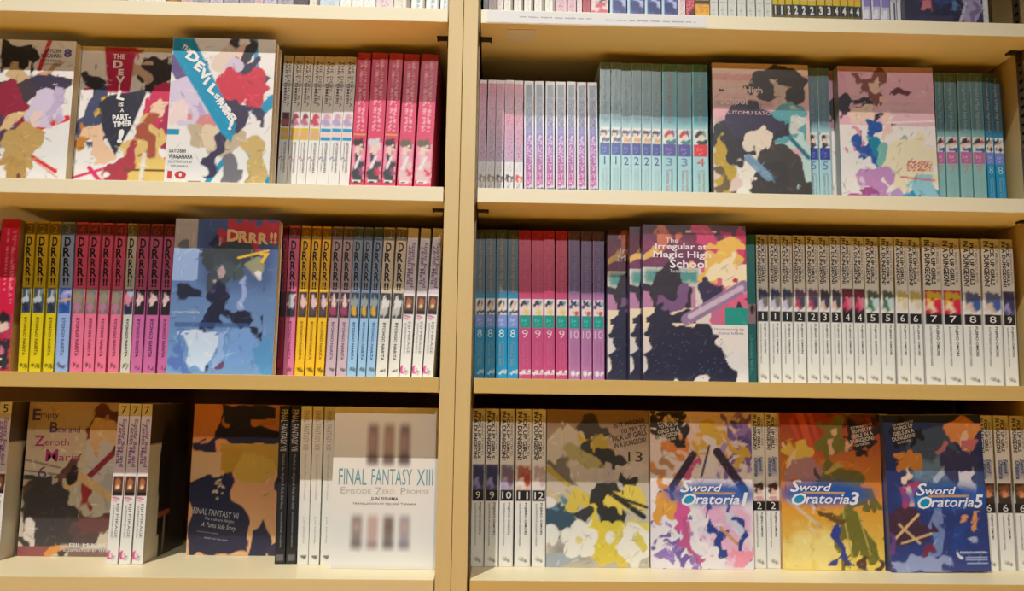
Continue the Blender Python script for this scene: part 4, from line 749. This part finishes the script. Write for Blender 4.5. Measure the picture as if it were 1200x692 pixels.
('t_red',0.4975,0.0595,0.3442,0.0121,0), ('t_orange',0.4975,0.0592,0.3619,0.0203,0), ('t_plain',0.4975,0.0601,0.3790,0.0109,0),
('t_plain',0.4975,0.0594,0.3921,0.0122,0), ('t_plain',0.4975,0.0606,0.4057,0.0122,0), ('t_plain',0.4975,0.0607,0.4194,0.0122,0),
('t_plain',0.4975,0.0594,0.4329,0.0115,0), ('t_plain',0.4975,0.0596,0.4457,0.0109,0), ('t_plain',0.4975,0.0606,0.4582,0.0110,0),
('t_num1',0.4975,0.0603,0.4688,0.0077,0), ('t_num1',0.4975,0.0606,0.4781,0.0091,0), ('t_num2',0.4975,0.0597,0.4883,0.0093,0),
('t_num2',0.4975,0.0593,0.4989,0.0099,0), ('t_num2',0.4975,0.0596,0.5102,0.0107,0), ('t_num2',0.4975,0.0606,0.5225,0.0120,0),
('t_num3',0.4975,0.0595,0.5353,0.0115,0), ('t_num3',0.4975,0.0597,0.5472,0.0100,0), ('t_num4',0.4975,0.0598,0.5581,0.0101,0),
('t_num4',0.4975,0.0598,0.5695,0.0108,0), ('t_num4',0.4975,0.0598,0.5801,0.0087,0), ('t_num4',0.4975,0.0608,0.5900,0.0091,0),
('t_purple',0.4975,0.0593,0.6022,0.0123,0), ('t_purple',0.4975,0.0590,0.6160,0.0122,0), ('t_purple',0.4975,0.0609,0.6302,0.0129,0),
('t_greywhite',0.4975,0.0608,0.6425,0.0085,0), ('t_greywhite',0.4975,0.0610,0.6528,0.0092,0)]

DESC = {
 'devil_y': ('white paperbacks with yellow spine bands, upper left shelf', 'white spines with yellow bands'),
 'devil_b': ('white paperbacks with blue spine bands, beside the bright pink books', 'white spines with blue bands'),
 'pinkbig': ('thick bright pink books by the central upright, upper left shelf', 'bright pink books'),
 'redpurple': ('short rosy red spines, left end of upper right shelf', 'short rosy spines'),
 'purple': ('short books with purple to magenta spines, upper right shelf', 'short purple spines'),
 'irr_1': ('pale blue spines numbered 1, upper right shelf', 'pale blue spines'),
 'irr_2': ('pale blue spines numbered 2, upper right shelf', 'pale blue spines'),
 'irr_3': ('thicker pale blue spines numbered 3, upper right shelf', 'pale blue spines'),
 'irr_4': ('pale blue spine with a red band, left of the dark facing cover', 'pale blue spines'),
 'irr_5': ('pale blue spines between the two facing covers, upper right shelf', 'pale blue spines'),
 'irr_7': ('teal spines with pink bands, right end of upper right shelf', 'teal spines with pink bands'),
 'irr_8s': ('bright blue spines against the right side panel, upper right shelf', 'bright blue spines'),
 'dr_pinkleft': ('crimson pink spine at the left edge of the middle left shelf', None),
 'dr_yellow2': ('mustard yellow spines at the left end, middle left shelf', 'mustard yellow spines'),
 'dr_blue3': ('pale blue spine between the yellow and pink spines, middle left shelf', None),
 'dr_pink4': ('pink spines with brown pictures, middle left shelf', 'pink spines'),
 'dr_grey5': ('pale grey spine between pink and mauve spines, middle left shelf', None),
 'dr_purple6': ('mauve pink spines left of the blue facing cover', 'mauve pink spines'),
 'dr_red': ('dark red spine just right of the blue facing cover', None),
 'dr_pink9': ('pink spine between dark red and orange-yellow spines, middle left shelf', None),
 'dr_yellow10': ('orange-yellow spines right of the blue facing cover', 'orange-yellow spines'),
 'dr_grey11': ('greyish mauve spines beside the orange-yellow ones, middle left shelf', 'greyish mauve spines'),
 'dr_blue12': ('light blue spines with slate upper halves, middle left shelf', 'light blue spines'),
 'dr_white13': ('white spines with black upright letters, middle left shelf', 'white spines with black letters'),
 'emp_white': ('white spines with magenta flecks, middle left shelf', 'white spines with magenta flecks'),
 'irr_8': ('bright blue spines numbered 8, middle right shelf', 'bright blue spines'),
 'irr_9': ('crimson spines numbered 9, middle right shelf', 'crimson spines'),
 'irr_10': ('mauve and indigo spines numbered 10, middle right shelf', 'mauve spines'),
 'irr_teal': ('narrow teal spine beside the white spines, middle right shelf', None),
 'emp_5': ('white spine numbered 5 at the left edge, lower left shelf', None),
 'emp_7': ('white spines numbered 7 with magenta flecks, lower left shelf', 'white spines with magenta flecks'),
 'ff_black': ('black spines right of the orange cover, lower left shelf', 'black spines'),
 'ff_white': ('plain white spines beside the black ones, lower left shelf', 'plain white spines'),
 'sw_2': ('white spines numbered 2, lower right shelf', 'white spines with blue series lettering'),
 'sw_5': ('white spine numbered 5 between orange and navy covers, lower right shelf', 'white spines with blue series lettering'),
 'sw_6': ('white spines numbered 6, right of the navy cover', 'white spines with blue series lettering'),
}
PICT = {1: 'slate blue', 2: 'plum and red', 3: 'charcoal', 4: 'crimson', 5: 'green', 6: 'pale yellow', 7: 'red and gold', 8: 'grey-blue', 9: 'navy', 10: 'mauve', 11: 'rust', 12: 'pale rosy'}
for n in range(1, 10): DESC['dan_%d' % n] = ('white spine%s with %s picture%s, numbered %d, middle right shelf' % ('' if n == 9 else 's', PICT[n], '' if n == 9 else 's', n), 'white numbered spines on the middle right shelf')
for n in (9, 10, 11, 12): DESC['dan_%d_low' % n] = ('white spine%s with %s picture%s, numbered %d, lower right shelf' % ('s' if n == 9 else '', PICT[n], 's' if n == 9 else '', n), 'white numbered spines on the lower right shelf')
TOPC = {'t_dark': 'dark brown', 't_white': 'white', 't_brown': 'brown', 't_pink': 'dusty pink', 't_grey': 'grey', 't_lilac': 'lilac grey', 't_cream': 'cream', 't_paleblue': 'pale blue', 't_palepink': 'pale pink', 't_whiteblue': 'white and blue', 't_crimson': 'crimson', 't_mix': 'red and white', 't_blue': 'dark blue', 't_red': 'red', 't_orange': 'orange-yellow', 't_plain': 'plain off-white', 't_num1': 'black and yellow', 't_num2': 'black and yellow', 't_num3': 'black and yellow', 't_num4': 'black and yellow', 't_purple': 'violet', 't_greywhite': 'grey and white'}
ORD = ['', 'first', 'second', 'third', 'fourth', 'fifth', 'sixth', 'seventh', 'eighth', 'ninth', 'tenth', 'eleventh', 'twelfth', 'thirteenth', 'fourteenth', 'fifteenth', 'sixteenth', 'seventeenth', 'eighteenth', 'nineteenth']
TENS = {2: 'twenty', 3: 'thirty', 4: 'forty'}
TENTH = {2: 'twentieth', 3: 'thirtieth', 4: 'fortieth'}
def ordinal(n):
    if n < 20: return ORD[n]
    return TENTH[n//10] if n % 10 == 0 else TENS[n//10]+'-'+ORD[n % 10]
NUM = ['', 'one', 'two', 'three', 'four', 'five', 'six', 'seven', 'eight', 'nine']
def okey(s):
    return s[0]+'_low' if s[0].startswith('dan_') and s[1] < -.1 else s[0]
runs = {}
for i, s in enumerate(SPINES): runs.setdefault(okey(s), []).append(i)
left0 = sorted([i for i, s in enumerate(SPINES) if s[1] > .4 and s[3] < 0], key=lambda i: -SPINES[i][3])
right0 = sorted([i for i, s in enumerate(SPINES) if s[1] > .4 and s[3] > 0], key=lambda i: SPINES[i][3])
VARIANT = {'devil_y': ['devil_y0', 'devil_y1', 'devil_y1', 'devil_y2'], 'pinkbig': ['pinkbig_a', 'pinkbig_b', 'pinkbig_a', 'pinkbig_c', 'pinkbig_c'], 'redpurple': ['redpurple%d' % i for i in range(5)]}
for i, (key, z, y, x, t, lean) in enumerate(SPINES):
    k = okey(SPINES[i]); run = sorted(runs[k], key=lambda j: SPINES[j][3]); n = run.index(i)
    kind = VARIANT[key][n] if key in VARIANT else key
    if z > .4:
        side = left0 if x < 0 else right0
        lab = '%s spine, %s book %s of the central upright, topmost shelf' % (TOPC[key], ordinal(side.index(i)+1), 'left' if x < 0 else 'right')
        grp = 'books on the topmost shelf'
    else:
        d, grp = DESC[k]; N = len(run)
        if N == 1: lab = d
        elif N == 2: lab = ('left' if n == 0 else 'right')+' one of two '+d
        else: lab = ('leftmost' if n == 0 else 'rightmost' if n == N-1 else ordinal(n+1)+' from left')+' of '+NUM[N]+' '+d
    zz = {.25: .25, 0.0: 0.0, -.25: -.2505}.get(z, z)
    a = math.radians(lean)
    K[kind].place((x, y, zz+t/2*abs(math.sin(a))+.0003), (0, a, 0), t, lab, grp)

# ------------------------------------------------------------ books shown face-out: kind, x of left edge, y of cover face, shelf top, turn, label
FACE = [
 ('A', -.6605, .050, .25, 0, 'white cover with dark and red shapes, leftmost on upper left shelf', None),
 ('B', -.5197, .066, .25, 0, 'white cover with a crimson banner and white lettering, upper left shelf', None),
 ('C', -.3790, .030, .25, 0, 'white cover with a blue diagonal band and red 10, front one of two', 'blue-banded covers'),
 ('C', -.3793, .0475, .25, 0, 'white blue-banded cover hidden behind its twin with the red 10', 'blue-banded covers'),
 ('D', .3775, .070, .25, 0, 'pink and black cover with teal at right, upper right shelf', None),
 ('E', .5610, .070, .25, 0, 'pale pink and lilac cover with cyan corner, front one, upper right shelf', 'lilac covers'),
 ('E', .5535, .0885, .25, 0, 'lilac cover peeking out left behind its pale pink twin, upper right shelf', 'lilac covers'),
 ('F', -.3652, .045, .0, 0, 'blue cover with red title splash and yellow 7, middle left shelf', None),
 ('G', .2670, .025, .0, 0, 'frontmost of three magenta and navy covers facing out, middle right shelf', 'magenta and navy covers'),
 ('G', .2520, .0425, .0, 0, 'middle one of three overlapping magenta and navy covers, middle right shelf', 'magenta and navy covers'),
 ('G', .2250, .0650, .0, 0, 'rearmost of three overlapping magenta and navy covers, beside the mauve spines', 'magenta and navy covers'),
 ('H', -.5825, .123, -.2505, 0, 'beige and charcoal cover with purple lettering and a 6, lower left shelf', None),
 ('I', -.3585, .140, -.2505, 0, 'orange and navy cover with slanted white lettering, lower left shelf', None),
 ('J', -.1430, .060, -.2505, 0, 'cream-white cover with teal title lettering beside the central upright', None),
 ('K', .1438, .081, -.2505, 0, 'grey, black and yellow cover with white blossoms and 13, lower right shelf', None),
 ('L', .2855, .0765, -.2505, 0, 'pale lilac cover with blue series logo and 1, lower right shelf', None),
 ('M', .4655, .078, -.2505, 0, 'orange and green cover with blue series logo and 3, lower right shelf', None),
 ('N', .6085, .066, -.2505, -1.0, 'navy blue cover with series logo and 5, lower right shelf', None),
 ('Z', .6540, .050, .4975, 0, 'dark navy cover cut off by the top of the photo, upper right', None),
]
for kind, x, y, z, roll, lab, grp in FACE:
    b = K[kind]
    e = b.place((x, y+b.t/2, z+.0003), (0, 0, 0), None, lab, grp)
    a = math.radians(roll)
    e.rotation_euler = (Matrix.Rotation(a, 3, 'Y') @ Matrix.Rotation(-math.pi/2, 3, 'Z')).to_euler()
    if roll: e.location.z += b.w*abs(math.sin(a)) if roll > 0 else 0.0

# ------------------------------------------------------------ paper strip and tape on the right bookcase's upper shelf
lab_ = empty('shelf_label_strip', (.2010, 0, .4795), 'long white paper strip with tiny print stuck on the right upper shelf edge', 'label')
s = box('paper_strip', .0515, .3505, -.0006, -.0001, .4797, .4962, M_PAPER, None, 0); s.parent = lab_; s.location = s.location-lab_.location
def squiggles(name, x0, x1, seed, zc, col):
    r = random.Random(seed); V, F = [], []; x = x0
    while x < x1:
        wl = r.uniform(.006, .016); xe = min(x+wl, x1)
        while x < xe:
            w_ = r.uniform(.0007, .0016); h_ = r.choice((.0012, .0012, .0018)); z_ = zc+r.choice((0, 0, .0003, -.0003)); o = len(V)
            V += [(x, -.0008, z_-h_/2), (x+w_*.75, -.0008, z_-h_/2), (x+w_*.75, -.0008, z_+h_/2), (x, -.0008, z_+h_/2)]; F.append((o, o+1, o+2, o+3)); x += w_
        x += .003
    me = bpy.data.meshes.new(name); me.from_pydata(V, [], F); me.update(); me.materials.append(ink(col))
    o = bpy.data.objects.new(name, me); link(o, lab_); o.location = -lab_.location
squiggles('fine_print', .096, .193, 4, .4880, (170, 170, 172)); squiggles('fine_print', .213, .336, 9, .4868, (160, 160, 162))
tp = box('tape_patch', .0790, .1195, .016, .052, .4795-TH+.0176, .4795-TH+.0184, M_TAPE, None, 0)
tp.location.z = .4975-TH-.0006
tp['label'] = 'faded square tape patch under the right upper shelf'; tp['category'] = 'tape'
